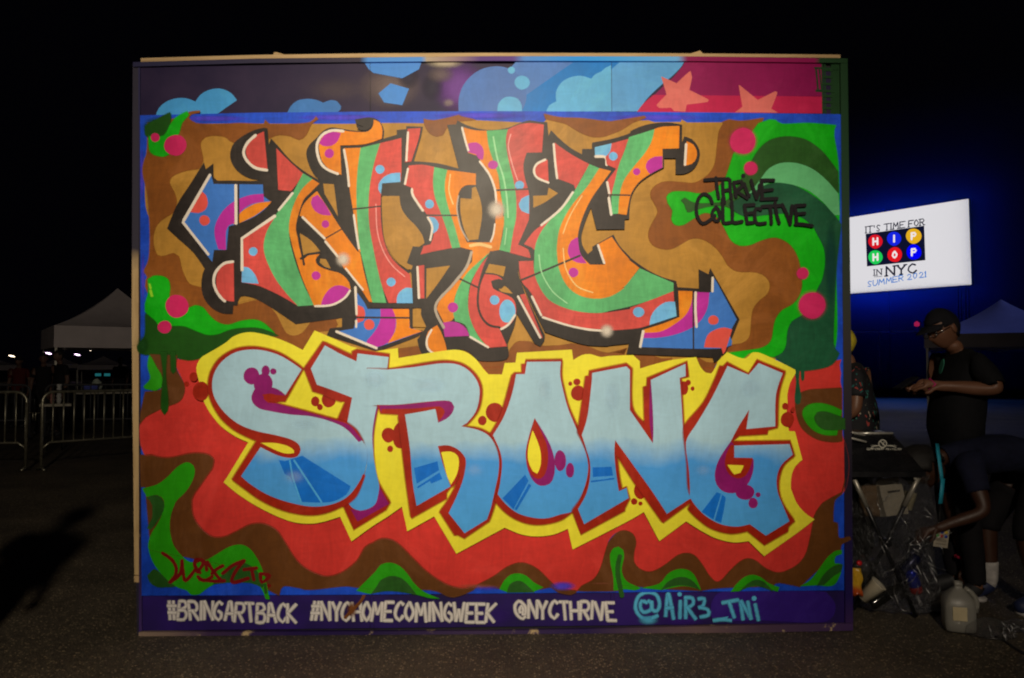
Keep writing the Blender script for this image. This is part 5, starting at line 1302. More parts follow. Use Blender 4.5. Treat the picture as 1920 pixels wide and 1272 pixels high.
    for key, nm, off in (('shirt', 'shirt', 0.009), ('pants', 'trousers' if legs == 'long' else 'shorts', 0.008), ('shoe+', 'shoe', 0.010), ('shoe-', 'shoe', 0.010), ('sock+', 'sock', 0.005), ('sock-', 'sock', 0.005)):
        sg_ = {'+': 1, '-': -1}.get(key[-1], 0); key = key.rstrip('+-')
        sel = [f for f, l_ in zip(fs, lab) if l_ == key and (not sg_ or vs[f[0]].y * sg_ > 0)]
        if not sel or key not in mats: continue
        used = sorted({i for f in sel for i in f}); mp = {i: k for k, i in enumerate(used)}
        cv = []
        for i in used:
            w = noise.noise(vs[i] * 9.0 + Vector((rz, 0, 0))) * 0.5 + 0.5
            cv.append(vs[i] + nrm[i] * (off + 0.010 * w * (key in ('shirt', 'pants'))) * hscale)
        cm = bpy.data.meshes.new(nm)
        cm.from_pydata(cv, [], [tuple(mp[i] for i in f) for f in sel])
        for p in cm.polygons: p.use_smooth = True
        co = link(nm, cm, root, [mats[key]])
        so = co.modifiers.new('thick', 'SOLIDIFY'); so.thickness = 0.003
    # hair or cap
    fwd, left, up = ax
    hs = hscale * 1.03
    inv = lambda p: (((p - hc).dot(fwd)) / (0.098 * hs), ((p - hc).dot(left)) / (0.077 * hs), ((p - hc).dot(up)) / (0.118 * hs))
    hcut = 28 * 21
    if hair:
        keep = []
        for f in hfs:
            if max(f) >= hcut: continue
            x, y, z = inv(sum((hv[i] for i in f), Vector()) / len(f))
            if (z > 0.42 and x > -0.1) or (x <= -0.1 and z > -0.45 + 0.2 * x) or (abs(y) > 0.5 and z > 0.2 and x < 0.35): keep.append(f)
        used = sorted({i for f in keep for i in f}); mp = {i: k for k, i in enumerate(used)}
        big = {'short': 1.06, 'cap': 1.09, 'afro': 1.36}[hair]
        cv = []
        for i in used:
            q = hv[i] - hc
            w = noise.noise(q * 40) * (0.09 if hair == 'afro' else 0.025 if hair == 'short' else 0.0)
            cv.append(hc + q * (big + w))
        cm = bpy.data.meshes.new('hair')
        cm.from_pydata(cv, [], [tuple(mp[i] for i in f) for f in keep])
        for p in cm.polygons: p.use_smooth = True
        ho = link('cap' if hair == 'cap' else 'hair', cm, root, [haircol])
        so = ho.modifiers.new('thick', 'SOLIDIFY'); so.thickness = 0.008
        if hair == 'cap':
            mb, n = MB(), 12
            vs_ = []
            for i in range(5):
                for j in range(n + 1):
                    a = (j / n - 0.5) * 2.2
                    r_ = 0.095 + 0.075 * i / 4 * math.cos(a * 0.75)
                    vs_.append(hc + (fwd * (r_ * math.cos(a) * 1.02) + left * (0.086 * math.sin(a) * 1.05) + up * (0.058 - 0.006 * i - 0.016 * math.sin(a) ** 2)) * hs)
            mb.add(vs_, [(i * (n + 1) + j, i * (n + 1) + j + 1, (i + 1) * (n + 1) + j + 1, (i + 1) * (n + 1) + j) for i in range(4) for j in range(n)], True)
            br = mb.build('brim', haircol, ho)
            so = br.modifiers.new('thick', 'SOLIDIFY'); so.thickness = 0.004
    # eyes and brows
    mb = MB()
    for sg in (-1, 1):
        mb.lathe([(0.001, -0.0105), (0.008, -0.007), (0.0112, 0), (0.008, 0.007), (0.001, 0.0105)], 8, hc + (fwd * 0.0775 + left * 0.031 * sg + up * 0.006) * hs)
    mb.build('eyes', M_EYE, root)
    mb = MB()
    for sg in (-1, 1): mb.tube([hc + (fwd * q[0] + left * q[1] * sg + up * q[2]) * hs for q in ((0.094, 0.014, 0.026), (0.091, 0.031, 0.031), (0.080, 0.048, 0.026))], 0.0042, 5)
    mb.build('eyebrows', haircol or M_EYE, root)
    return root, J, (hc, fwd, left, up, hs)
M_EYE = plain('eye_dark', (0.03, 0.025, 0.02), 0.2)
def cloth(name, c, **k): return plain(name, c, 0.85, 0, 0.25, 30, 0.2, **k)
SK_L, SK_D = plain('light_skin', (0.22, 0.098, 0.055), 0.5, 0, 0.08, 14), plain('brown_skin', (0.06, 0.024, 0.013), 0.5, 0, 0.12, 14)
C_BLACK, C_NAVY, C_DARK, C_GREY = cloth('black_cotton', (0.010, 0.010, 0.012)), cloth('navy_cotton', (0.012, 0.014, 0.035)), cloth('dark_trousers', (0.012, 0.011, 0.013)), cloth('grey_cotton', (0.05, 0.05, 0.055))
C_WHITE = cloth('white_cotton', (0.55, 0.52, 0.5))
SHOE_D, SHOE_N = plain('dark_shoe', (0.02, 0.02, 0.022), 0.6), plain('navy_shoe', (0.02, 0.03, 0.09), 0.55)
HAIR_B, HAIR_G = plain('black_hair', (0.012, 0.010, 0.009), 0.7, 0, 0.4, 60), plain('dark_grey_hair', (0.04, 0.035, 0.03), 0.7, 0, 0.4, 60)
CAP_D, CAP_Y = cloth('dark_cap', (0.015, 0.015, 0.02)), cloth('yellow_cap', (0.62, 0.50, 0.04))
def floral():
    m = bpy.data.materials.new('floral_print')
    t = NT(m)
    v = t.coord((1, 1, 0.6))
    vo = t.new('ShaderNodeTexVoronoi'); vo.inputs['Scale'].default_value = 26
    dn = t.noise(14, 2, 0.5, v)
    t.l(t.mixc(0.25, v, dn.outputs['Color']), vo.inputs['Vector'])
    sp_ = t.new('ShaderNodeSeparateColor'); t.l(vo.outputs['Color'], sp_.inputs[0])
    c = t.ramp(sp_.outputs[0], [(0.0, (0.02, 0.16, 0.15)), (0.35, (0.30, 0.30, 0.26)), (0.55, (0.45, 0.06, 0.05)), (0.75, (0.05, 0.28, 0.22)), (0.9, (0.5, 0.42, 0.32))], 'CONSTANT')
    f = t.rng(vo.outputs['Distance'], 0.30, 0.36, 1, 0)
    g = t.rng(sp_.outputs[1], 0.42, 0.44, 1, 0)
    ml = t.new('ShaderNodeMath', operation='MULTIPLY'); t.l(f, ml.inputs[0]); t.l(g, ml.inputs[1])
    t.l(t.mixc(ml.outputs[0], (0.010, 0.010, 0.014), c), t.p.inputs['Base Color'])
    t.p.inputs['Roughness'].default_value = 0.8
    return m
# man reading his phone, at the right
mx_ = at(1797, 700, 4.78).x
man, JM, HM = person('man in a dark cap and glasses looking down at his phone', (mx_, 4.78, 0), math.pi, dict(skin=SK_L, shirt=C_BLACK, pants=C_DARK, shoe=SHOE_D),
    dict(spine=(0.03, 0, 1.13), chest=(0.0, 0, 1.31), neck=(0.005, 0, 1.475), skull=(0.05, 0, 1.545),
         el_L=(-0.085, 0.27, 1.245), wr_L=(0.185, 0.13, 1.275), el_R=(-0.03, -0.27, 1.22), wr_R=(0.20, -0.075, 1.255)),
    head=((0.088, 0.0, 1.612), (0.88, 0.20, -0.42), (0.42, 0.02, 0.9)), radii=dict(spine=0.185, pelvis=0.165, chest=0.165, el=0.052, wr=0.034, sh=0.072),
    hands={'_L': ((0.97, -0.18, 0.10), (0.1, -0.6, -0.5), 0.42), '_R': ((0.95, 0.22, 0.05), (0, 0.8, 0.4), 0.5)}, hair='cap', haircol=CAP_D, sleeve=0.8)
hc, fw, lf, up_, hs = HM
mb = MB()
for sg in (-1, 1):
    c = hc + (fw * 0.100 + lf * 0.033 * sg + up_ * 0.004) * hs
    mb.tube([c + (lf * math.cos(a) * 0.024 + up_ * math.sin(a) * 0.018) * hs for a in [k * math.pi / 6 for k in range(13)]], 0.0022, 5, False)
    mb.tube([c + lf * 0.024 * sg * hs, hc + (fw * 0.02 + lf * 0.086 * sg + up_ * 0.012) * hs], 0.0022, 5)
mb.tube([hc + (fw * 0.102 + lf * q + up_ * 0.008) * hs for q in (-0.009, 0.009)], 0.0022, 5)
mb.build('glasses', plain('glass_frame', (0.45, 0.45, 0.5), 0.15, 1.0), man)
mb = MB()
mb.add([Vector((0.158, 0.10, 1.385)) + Vector((q[0], q[1], q[2])) for q in [(0.004 * math.cos(a), 0.028 * math.cos(a) + 0.02 * math.sin(a), 0.045 * math.sin(a)) for a in [k * math.pi / 8 for k in range(16)]]], [tuple(range(16))])
bd_ = mb.build('shirt_emblem', plain('green_print', (0.05, 0.30, 0.20), 0.7), man)
bd_.modifiers.new('thick', 'SOLIDIFY').thickness = 0.004
MB().tube([(0.236, 0.118, 1.247), (0.222, 0.155, 1.28), (0.236, 0.118, 1.312), (0.25, 0.085, 1.28), (0.236, 0.118, 1.247)], 0.006, 6).build('wristband', plain('pink_band', (0.6, 0.03, 0.18), 0.5), man)
ph = empty('phone', (mx_ - 0.335, 4.78 - 0.03, 1.285), R(12), 'phone held in both hands by the man in the dark cap', 'phone')
q_ = Matrix.Rotation(R(-28), 3, 'Y')
MB().box((0, 0, 0), (0.145, 0.074, 0.009), q_).build('case', M_BLACKMETAL, ph)
MB().box(q_ @ Vector((0, 0, 0.0055)), (0.136, 0.066, 0.001), q_).build('display', plain('phone_glass', (0.02, 0.02, 0.03), 0.1), ph)
# second person, mostly behind the wall
px_ = at(1612, 700, 5.55).x
person('person in a yellow cap and dark floral shirt, half hidden behind the mural', (px_, 5.55, 0), R(150), dict(skin=SK_L, shirt=floral(), pants=C_DARK, shoe=SHOE_D),
       dict(el_L=(0.0, 0.25, 1.14), wr_L=(0.2, 0.16, 1.04), el_R=(0, -0.25, 1.14), wr_R=(0.2, -0.16, 1.04), neck=(0.06, 0, 1.47), skull=(0.10, 0, 1.555)), 0.95, head=((0.125, 0, 1.635), (1, 0, -0.1), (0.1, 0, 1)), hair='cap', haircol=CAP_Y, radii=dict(spine=0.17, pelvis=0.165))
# person bending down over the bags
bx = at(1893, 700, 4.62).x
bent, JB, HB = person('person in dark clothes bending down to the bags, turquoise lanyard at the neck', (bx, 4.62, 0), math.pi, dict(skin=SK_D, shirt=C_NAVY, pants=C_DARK, shoe=SHOE_N, sock=C_WHITE),
    dict(pelvis=(-0.12, 0, 0.84), spine=(0.02, 0, 0.915), chest=(0.25, 0, 0.905), neck=(0.40, 0, 0.86), skull=(0.465, 0, 0.825),
         sh_L=(0.34, 0.17, 0.81), sh_R=(0.31, -0.17, 0.82), el_L=(0.315, 0.26, 0.585), wr_L=(0.545, 0.20, 0.49), el_R=(0.245, -0.20, 0.50), wr_R=(0.205, -0.15, 0.22),
         hip_L=(-0.13, 0.10, 0.81), hip_R=(-0.13, -0.10, 0.81), kn_L=(0.03, 0.15, 0.44), kn_R=(0.08, -0.13, 0.45), an_L=(-0.045, 0.16, 0.085), an_R=(0.07, -0.12, 0.085), to_L=(0.105, 0.18, 0.035), to_R=(0.215, -0.13, 0.035)),
    head=((0.515, 0.015, 0.80), (0.10, 0.42, -0.9), (0.96, 0.1, 0.12)), hands={'_L': ((0.9, -0.1, -0.35), (-0.2, -0.5, -0.8), 0.35), '_R': ((0.05, 0.1, -1), (0.2, 1, 0), 0.3)},
    legs='sock', hair='afro', haircol=HAIR_B, sleeve=0.55)
MB().tube([(0.212 + 0.036 * math.cos(a), -0.153 + 0.036 * math.sin(a), 0.245) for a in [k * math.pi / 6 for k in range(13)]], 0.010, 6).build('wristband', plain('red_band', (0.55, 0.02, 0.07), 0.5), bent)
for a, b in (((-0.005, 0.214, 0.70), (0.005, 0.225, 0.50)), ((0.03, -0.21, 0.70), (0.06, -0.20, 0.50))):
    MB().tube([a, b], [0.006, 0.012], 6).build('side_stripe', C_WHITE, bent)
for s_ in (0.16, -0.12):
    k = 0.0 if s_ > 0 else 0.115
    MB().lathe([(0.001, 0.0), (0.055, 0.002), (0.058, 0.016), (0.05, 0.022), (0.001, 0.022)], 14, (k + 0.045, s_ + 0.01, 0.0)).build('shoe_sole', C_WHITE, bent)
# a lanyard with its card hangs from the bent neck
M_TURQ = plain('turquoise_ribbon', (0.02, 0.36, 0.52), 0.5)
def bl_(f, l, u): return Vector((bx - f, 4.62 - l, u))
ln_ = empty('lanyard', bl_(0.41, 0.1, 0.45), 0, 'turquoise lanyard with a pale card of six coloured dots', 'lanyard')
def loc(p): return tuple(Vector(p) - ln_.location)
def ribbon(pts, w, name, mat, parent):
    mb, vs = MB(), []
    for p in pts:
        vs += [Vector(p) + Vector((-w / 2, 0, 0)), Vector(p) + Vector((w / 2, 0, 0))]
    mb.add(vs, [(2 * i, 2 * i + 1, 2 * i + 3, 2 * i + 2) for i in range(len(pts) - 1)], True)
    o = mb.build(name, mat, parent)
    o.modifiers.new('thick', 'SOLIDIFY').thickness = 0.002
    return o
ribbon([loc(at(*q)) for q in ((1757, 832, 4.52), (1759, 850, 4.475), (1762, 870, 4.45), (1765, 890, 4.44), (1766, 903, 4.44))], 0.020, 'strap', M_TURQ, ln_)
ribbon([loc(at(*q)) for q in ((1768, 898, 4.435), (1766, 918, 4.425), (1763, 945, 4.42))], 0.022, 'strap', M_TURQ, ln_)
ribbon([loc(at(*q)) for q in ((1763, 945, 4.42), (1762, 975, 4.42), (1762, 990, 4.42))], 0.006, 'clip', M_BLACKMETAL, ln_)
cc = at(1765, 1008, 4.42)
rot_ = Matrix.Rotation(R(8), 3, 'Y')
MB().box(loc(cc), (0.080, 0.003, 0.108), rot_).build('card', plain('card_paper', (0.40, 0.35, 0.27), 0.6), ln_)
for i, c in enumerate(((0.6, 0.05, 0.05), (0.03, 0.08, 0.5), (0.7, 0.5, 0.05), (0.08, 0.45, 0.08), (0.6, 0.05, 0.05), (0.03, 0.08, 0.5))):
    x, z = (i % 3 - 1) * 0.024, 0.030 - (i // 3) * 0.022
    MB().lathe([(0.009, 0), (0.009, 0.001), (0.0005, 0.001)], 12, Vector(loc(cc)) + rot_ @ Vector((x, -0.0018, z)), Matrix.Rotation(R(90), 3, 'X')).build('card_dot', plain('dot_%d' % i, c, 0.5), ln_)
for z in (-0.012, -0.020, -0.036): MB().box(Vector(loc(cc)) + rot_ @ Vector((0, -0.002, z)), (0.056, 0.001, 0.003), rot_).build('card_line', plain('print_grey', (0.1, 0.08, 0.06), 0.6), ln_)
SK_F = plain('shaded_skin', (0.13, 0.07, 0.05), 0.6)  # skin darkened in colour for the unlit far figures
# dim figures beneath the left tent
for px, y, rz, h, cap, col, lb in ((82, 16.6, R(-70), 0.97, 'short', C_BLACK, 'dark standing figure left of the front tent leg'), (112, 16.2, R(-120), 1.0, 'short', C_BLACK, 'dark standing figure right of the front tent leg'),
                              (36, 18.5, R(-80), 0.95, 'cap', cloth('dull_red_cotton', (0.09, 0.012, 0.01)), 'dim figure in a red top towards the left edge of the photo'), (226, 26, R(-90), 1.0, 'short', C_DARK, 'distant dark figure beside the small far tent')):
    p = at(px, 700, y)
    person(lb, (p.x, y, 0), rz, dict(skin=SK_F, shirt=col, pants=C_DARK, shoe=SHOE_D), hscale=h, hair=cap, haircol=HAIR_B if cap == 'short' else CAP_D)
# two onlookers outside the frame, whose shadows lie on the asphalt at the left
person('onlooker in dark clothes standing left of the camera', (-2.46, 2.95, 0), R(70), dict(skin=SK_L, shirt=C_BLACK, pants=C_DARK, shoe=SHOE_D), dict(el_L=(0.05, 0.26, 1.15), wr_L=(0.25, 0.2, 1.25)), hair='short', haircol=HAIR_G)
person('onlooker in grey standing farther left of the camera', (-3.75, 3.3, 0), R(60), dict(skin=SK_L, shirt=C_GREY, pants=C_DARK, shoe=SHOE_D), hair='cap', haircol=CAP_D)
# ------------------------------------------------------------------ recycling stand with its clear bag
M_PLASTIC = plain('black_plastic', (0.012, 0.012, 0.014), 0.28, 0, 0.3, 12)
def clear_film(name, fac=0.10, rough=0.12, tint=(0.9, 0.9, 0.92), bumpy=1.0):
    m = bpy.data.materials.new(name)
    t = NT(m)
    v = t.coord()
    n = t.noise(16, 4, 0.65, v, 2.5)
    n2 = t.noise(60, 2, 0.5, v, 1.0)
    ad = t.new('ShaderNodeMath', operation='ADD')
    t.l(n.outputs[0], ad.inputs[0]); t.l(n2.outputs[0], ad.inputs[1])
    b = t.new('ShaderNodeBump'); b.inputs['Strength'].default_value = bumpy; b.inputs['Distance'].default_value = 0.03
    t.l(ad.outputs[0], b.inputs['Height'])
    g = t.new('ShaderNodeBsdfGlossy'); g.inputs['Roughness'].default_value = rough
    t.l(b.outputs[0], g.inputs['Normal'])
    d = t.new('ShaderNodeBsdfDiffuse'); d.inputs['Color'].default_value = (0.5, 0.5, 0.52, 1)
    gm = t.new('ShaderNodeMixShader'); gm.inputs[0].default_value = 0.02
    t.l(g.outputs[0], gm.inputs[1]); t.l(d.outputs[0], gm.inputs[2])
    tr = t.new('ShaderNodeBsdfTransparent'); tr.inputs['Color'].default_value = (*tint, 1)
    lw = t.new('ShaderNodeLayerWeight'); lw.inputs['Blend'].default_value = 0.25
    t.l(b.outputs[0], lw.inputs['Normal'])
    f = t.rng(lw.outputs['Facing'], 0.2, 1, fac, max(fac, 0.5))
    mx = t.new('ShaderNodeMixShader')
    t.l(f, mx.inputs[0]); t.l(tr.outputs[0], mx.inputs[1]); t.l(gm.outputs[0], mx.inputs[2])
    t.l(mx.outputs[0], t.out.inputs['Surface'])
    return m
M_FILM = clear_film('clear_film', 0.10, 0.28)
o_ = ground(1660, 1150); o_ = Vector((o_.x, 4.56, 0))
st = empty('recycling_stand', o_, 0, 'black folding recycling stand with printed lid, right of the mural', 'recycling bin')
q = lambda p: tuple(Vector(p) - o_)
for nm, a, b, dy in (('leg', at(1727, 886, 4.36), ground(1601, 1146), 0), ('leg', at(1596, 886, 4.40), ground(1718, 1160), 0),
                 ('leg', at(1727, 886, 4.36) + Vector((0, 0.40, 0)), ground(1601, 1146) + Vector((0, 0.36, 0)), 0), ('leg', at(1596, 886, 4.40) + Vector((0, 0.40, 0)), ground(1718, 1160) + Vector((0, 0.36, 0)), 0)):
    a, b = Vector(a), Vector(b); b.z = 0.012
    MB().tube([q(a), q(b)], 0.0115, 8).build(nm, M_PLASTIC, st)
    MB().tube([q(a + (b - a) * 0.02), q(a + (b - a) * 0.24)], 0.0135, 8).build('leg_upper', plain('pale_steel', (0.45, 0.42, 0.36), 0.4, 0.6), st)  # upper stretch of the leg in a paler metal
hb = (at(1727, 886, 4.36) + ground(1601, 1146)) / 2
MB().lathe([(0.001, -0.03), (0.02, -0.03), (0.02, 0.03), (0.001, 0.03)], 10, q(hb + Vector((0, 0.01, 0))), Matrix.Rotation(R(90), 3, 'X')).build('pivot', M_PLASTIC, st)
kn = at(1716, 896, 4.36)
MB().lathe([(0.001, -0.012), (0.009, -0.008), (0.009, 0.008), (0.001, 0.012)], 8, q(kn)).build('knob', plain('bright_knob', (0.8, 0.78, 0.7), 0.3, 0.3), st)
zb_ = at(1700, 884, 4.34).z
xl, xr = at(1575, 884, 4.34).x, at(1733, 884, 4.34).x
yb = 4.84
top = [at(1588, 810, 4.72), at(1668, 815, 4.66)]
tz = (top[0].z + top[1].z) / 2
tl, tr_ = Vector((top[0].x, 4.62, tz)), Vector((top[1].x, 4.62, tz))
tlb, trb = Vector((top[0].x, 4.80, tz + 0.01)), Vector((top[1].x, 4.80, tz + 0.01))
fl_, fr_ = Vector((xl, 4.34, zb_)), Vector((xr, 4.34, zb_))
bl2, br2 = Vector((xl, yb, zb_)), Vector((xr, yb, zb_))
mb = MB()
mb.add([q(v) for v in (fl_, fr_, bl2, br2, tl, tr_, tlb, trb)], [(1, 3, 7, 5), (3, 2, 6, 7), (2, 0, 4, 6), (4, 5, 7, 6)])
lid = mb.build('lid', M_PLASTIC, st)
MB().box(q((fl_ + br2) / 2 + Vector((0, 0, -0.016))), (xr - xl + 0.012, yb - 4.34 + 0.012, 0.03)).build('lid_rim', M_PLASTIC, st)
MB().tube([q(tl + Vector((0.0, 0.0, 0.005))), q(tr_ + Vector((0, 0, 0.005)))], 0.007, 8).build('lid_edge', plain('lid_shine', (0.75, 0.72, 0.66), 0.25, 0.5), st)  # pale metal stands in for the bright line along this edge
for a_, b_ in (((1586, 808.5), (1621, 816)), ((1586, 819), (1624, 829))):
    MB().tube([q(at(*a_, 4.50)), q(at(*b_, 4.52))], 0.006, 8).build('lid_streak', plain('lid_shine', (0.75, 0.72, 0.66), 0.25, 0.5), st)  # pale bars put in for the streaks of light reflected on the lid
# front face of the lid: a frame of its own so that the print lies in it
fz = (((tl + tr_) - (fl_ + fr_)) / 2); fz.x = 0; fz.normalize()
fy = Vector((0, fz.z, -fz.y))
fo = (fl_ + fr_) / 2
FM = Matrix(((1, 0, 0), (0, fy.y, fz.y), (0, fy.z, fz.z))).to_4x4()
FM.translation = fo
FI = FM.inverted()
mb = MB()
vv = [FI @ v for v in (fl_, fr_, tr_, tl)]
mb.add([(v.x, 0.0, v.z) for v in vv], [(0, 1, 2, 3)])
fp = mb.build('lid_front', M_PLASTIC, st)
fp.matrix_local = Matrix.Translation(-o_) @ FM
LP = Painter(fp, fo, -fy, FI, 0.0012)
LP.key('lg', 'lid_logo', 'front', 0.0012); LP.key('lt', 'lid_words', 'front', 0.0012)
cr = paint('lid_print', (230, 214, 176), var=0.04)
ring = [(1655 + 7.3 * math.cos(a), 832.5 + 7.0 * math.sin(a), False) for a in [k * math.pi / 9 for k in range(19)]]
LP.S('lg', cr, ring, 1.7)
LP.S('lg', cr, 'z 1650,827.5 1660,837.5', 1.7, False); LP.S('lg', cr, 'z 1655,835 1658,829', 1.3, False)
LP.S('lg', cr, 'z 1634,839 1640,837 1647,836.5', 1.2); LP.S('lg', cr, 'z 1663,836.5 1672,837 1680,839.5', 1.2); LP.S('lg', cr, 'z 1633,836 1647,836', 0.6, False); LP.S('lg', cr, 'z 1664,836 1681,836', 0.6, False)
LP.text('lt', cr, 'CLEAR STREAM', 1625, 840.8, 1657, 841.2, 3.2, 0.7, wide=0.8)
LP.text('lt', cr, 'RECYCLER', 1661, 841.4, 1690, 841.2, 3.0, 0.6, wide=0.8)
LP.build({'front': fp})
# the bag itself
def blob_bag(name, loc, prof, n, amp, mat, sq=0.5, seed=0.0, squash=(1, 1)):
    vs, fs = [], []
    for i, (r_, z) in enumerate(prof):
        for k in range(n):
            a = 2 * math.pi * k / n
            qq = 1 + sq * (1 / max(abs(math.cos(a)), abs(math.sin(a))) - 1)
            p = Vector((r_ * qq * math.cos(a) * squash[0], r_ * qq * math.sin(a) * squash[1], z))
            w = noise.noise(p * 7 + Vector((seed, 0, 0))) * 0.65 + noise.noise(p * 17 + Vector((0, seed, 0))) * 0.35
            d = Vector((p.x, p.y, 0)); d = d.normalized() if d.length > 1e-5 else Vector((0, 0, 1))
            p = p + d * w * amp + Vector((0, 0, noise.noise(p * 9 + Vector((seed, seed, 3))) * amp * 0.4 if 0 < i < len(prof) - 1 else 0))
            p.z = max(p.z, 0.004)
            vs.append(p)
    fs = [(i * n + k, i * n + (k + 1) % n, (i + 1) * n + (k + 1) % n, (i + 1) * n + k) for i in range(len(prof) - 1) for k in range(n)]
    return MB().add(vs, fs, True).build(name, mat)
zt_ = zb_ - 0.035
prof = [(0.02, 0.006), (0.13, 0.006), (0.19, 0.02)] + [(0.215 + 0.02 * math.sin(i * 0.5), 0.02 + (zt_ - 0.02) * i / 22) for i in range(1, 23)]
bag = blob_bag('clear_bag', None, prof, 64, 0.045, M_FILM, 0.55, 2.3, (0.98, 0.85))
bag.location = at(1664, 900, 4.58).xy.to_3d()
tag(bag, 'clear plastic bag of rubbish hanging below the black recycling lid', 'bag')
# sharp folds in the film, each catching the light along its length
M_FOLD = clear_film('film_fold', 0.30, 0.34, bumpy=0.0)
def folds(parent, n, width, z0, z1, y, seed, lmin=0.05, lmax=0.2, r_=0.0026):
    rn, mb = random.Random(seed), MB()
    for i in range(n):
        x, z = rn.uniform(-width, width), rn.uniform(z0, z1)
        l, a = rn.uniform(lmin, lmax), rn.choice((-1.0, -0.7, -1.2, -0.45, 0.6, 0.9, -1.35)) + rn.uniform(-0.2, 0.2)
        cv = rn.uniform(-0.25, 0.25)
        pts = []
        for k in range(8):
            t_ = k / 7 - 0.5
            pts.append((x + l * t_ * math.cos(a + cv * t_), y - 0.03 * math.cos(x * 5) + 0.022 * math.sin(k * 1.1 + i) * l / 0.2, max(0.006, z + l * t_ * math.sin(a + cv * t_ * 2))))
        mb.tube(pts, [r_ * (0.3 + 0.7 * math.sin(math.pi * (k + 0.5) / 8)) for k in range(8)], 6)
    o = mb.build('film_folds', M_FOLD, parent)
    return tag(o, kind='stuff')
folds(bag, 20, 0.21, 0.06, 0.46, -0.225, 3)
folds(bag, 5, 0.20, 0.45, 0.68, -0.205, 8)
def thing1(name, label, cat, loc, rz=0.0, group=None): return empty(name, loc, rz, label, cat, group)
def rub(px, py, y): return at(px, py, y)
# rubbish in the bag
c = rub(1668, 938, 4.50); t = thing1('carton', 'white carton leaning inside the clear bag, dark line of print on it', 'carton', c, R(6))
rr = Matrix.Rotation(R(-6), 3, 'Y') @ Matrix.Rotation(R(-12), 3, 'X')
MB().box((0, 0, 0), (0.135, 0.09, 0.17), rr).build('box', plain('carton_white', (0.36, 0.32, 0.24), 0.6), t)
MB().box(rr @ Vector((0.01, -0.0458, 0.045)), (0.075, 0.001, 0.011), rr).build('printed_line', plain('carton_print', (0.03, 0.025, 0.02), 0.6), t)
MB().box(rr @ Vector((0, -0.02, 0.098)), (0.135, 0.001, 0.05), rr @ Matrix.Rotation(R(30), 3, 'X')).build('flap', plain('carton_white_flap', (0.34, 0.30, 0.23), 0.6), t)
c = rub(1631, 938, 4.54); t = thing1('paper_bag', 'brown paper bag crumpled beside the white carton', 'paper bag', (c.x, c.y, c.z - 0.09), R(-10))
o = blob_bag('bag_body', None, [(0.02, 0.004), (0.05, 0.004), (0.055, 0.03), (0.058, 0.08), (0.052, 0.14), (0.05, 0.18)], 28, 0.012, plain('brown_paper', (0.14, 0.085, 0.04), 0.8, 0, 0.2, 20), 0.7, 5.0, (1.1, 0.8)); o.parent = t
c = rub(1704, 940, 4.50); t = thing1('paper_cup', 'pale paper cup at the right inside the clear bag', 'cup', c, 0)
MB().lathe([(0.001, -0.05), (0.024, -0.05), (0.034, 0.05), (0.035, 0.053), (0.032, 0.05), (0.022, -0.045), (0.001, -0.045)], 16, rot=Matrix.Rotation(R(12), 3, 'Y')).build('cup_body', plain('cup_paper', (0.42, 0.37, 0.22), 0.6), t)
c = rub(1633, 1108, 4.42); t = thing1('paper_cup', 'white cup lying tilted low in the clear bag behind the stand legs', 'cup', c, 0)
MB().lathe([(0.001, -0.065), (0.032, -0.065), (0.045, 0.06), (0.047, 0.063), (0.043, 0.06), (0.030, -0.06), (0.001, -0.06)], 18, rot=Matrix.Rotation(R(38), 3, 'Y') @ Matrix.Rotation(R(20), 3, 'X')).build('cup_body', plain('cup_white', (0.62, 0.56, 0.42), 0.5), t)
c = rub(1664, 1114, 4.42); t = thing1('bottle', 'dark glass bottle lying slanted in the bottom of the clear bag', 'bottle', c, 0)
MB().lathe([(0.001, -0.11), (0.030, -0.11), (0.032, -0.1), (0.032, 0.03), (0.014, 0.075), (0.012, 0.12), (0.001, 0.12)], 16, rot=Matrix.Rotation(R(58), 3, 'Y')).build('bottle_body', plain('dark_glass', (0.008, 0.008, 0.007), 0.08, spec=0.8), t)
c = rub(1713, 1090, 4.42); t = thing1('drink_can', 'blue and red drink can standing tilted in the clear bag', 'can', c, 0)
rr = Matrix.Rotation(R(-16), 3, 'Y')
MB().lathe([(0.001, -0.03), (0.031, -0.03), (0.033, -0.02), (0.033, 0.055), (0.026, 0.068), (0.001, 0.066)], 18, rot=rr).build('can_body', plain('can_blue', (0.012, 0.025, 0.34), 0.25, 0.4), t)
MB().lathe([(0.001, -0.068), (0.026, -0.068), (0.0325, -0.06), (0.0325, -0.031), (0.001, -0.031)], 18, rot=rr).build('can_band', plain('can_red', (0.42, 0.015, 0.012), 0.25, 0.4), t)
c = rub(1706, 1058, 4.44); t = thing1('drink_can', 'dark navy drink can above the blue and red can', 'can', c, 0)
MB().lathe([(0.001, -0.06), (0.026, -0.06), (0.033, -0.05), (0.033, 0.05), (0.026, 0.062), (0.001, 0.06)], 18, rot=Matrix.Rotation(R(40), 3, 'Y')).build('can_body', plain('can_navy', (0.01, 0.012, 0.05), 0.25, 0.4), t)
c = rub(1604, 1092, 4.40); t = thing1('snack_packet', 'yellow and orange snack packet low beside the mural edge', 'packet', c, 0)
vs = []
for i in range(9):
    for j in range(6): vs.append(((j / 5 - 0.5) * 0.07, 0.012 * math.sin(i * 1.3 + j * 2.1) - 0.01 * math.cos(j), (i / 8 - 0.5) * 0.15))
f_ = [(i * 6 + j, i * 6 + j + 1, i * 6 + j + 7, i * 6 + j + 6) for i in range(8) for j in range(5)]
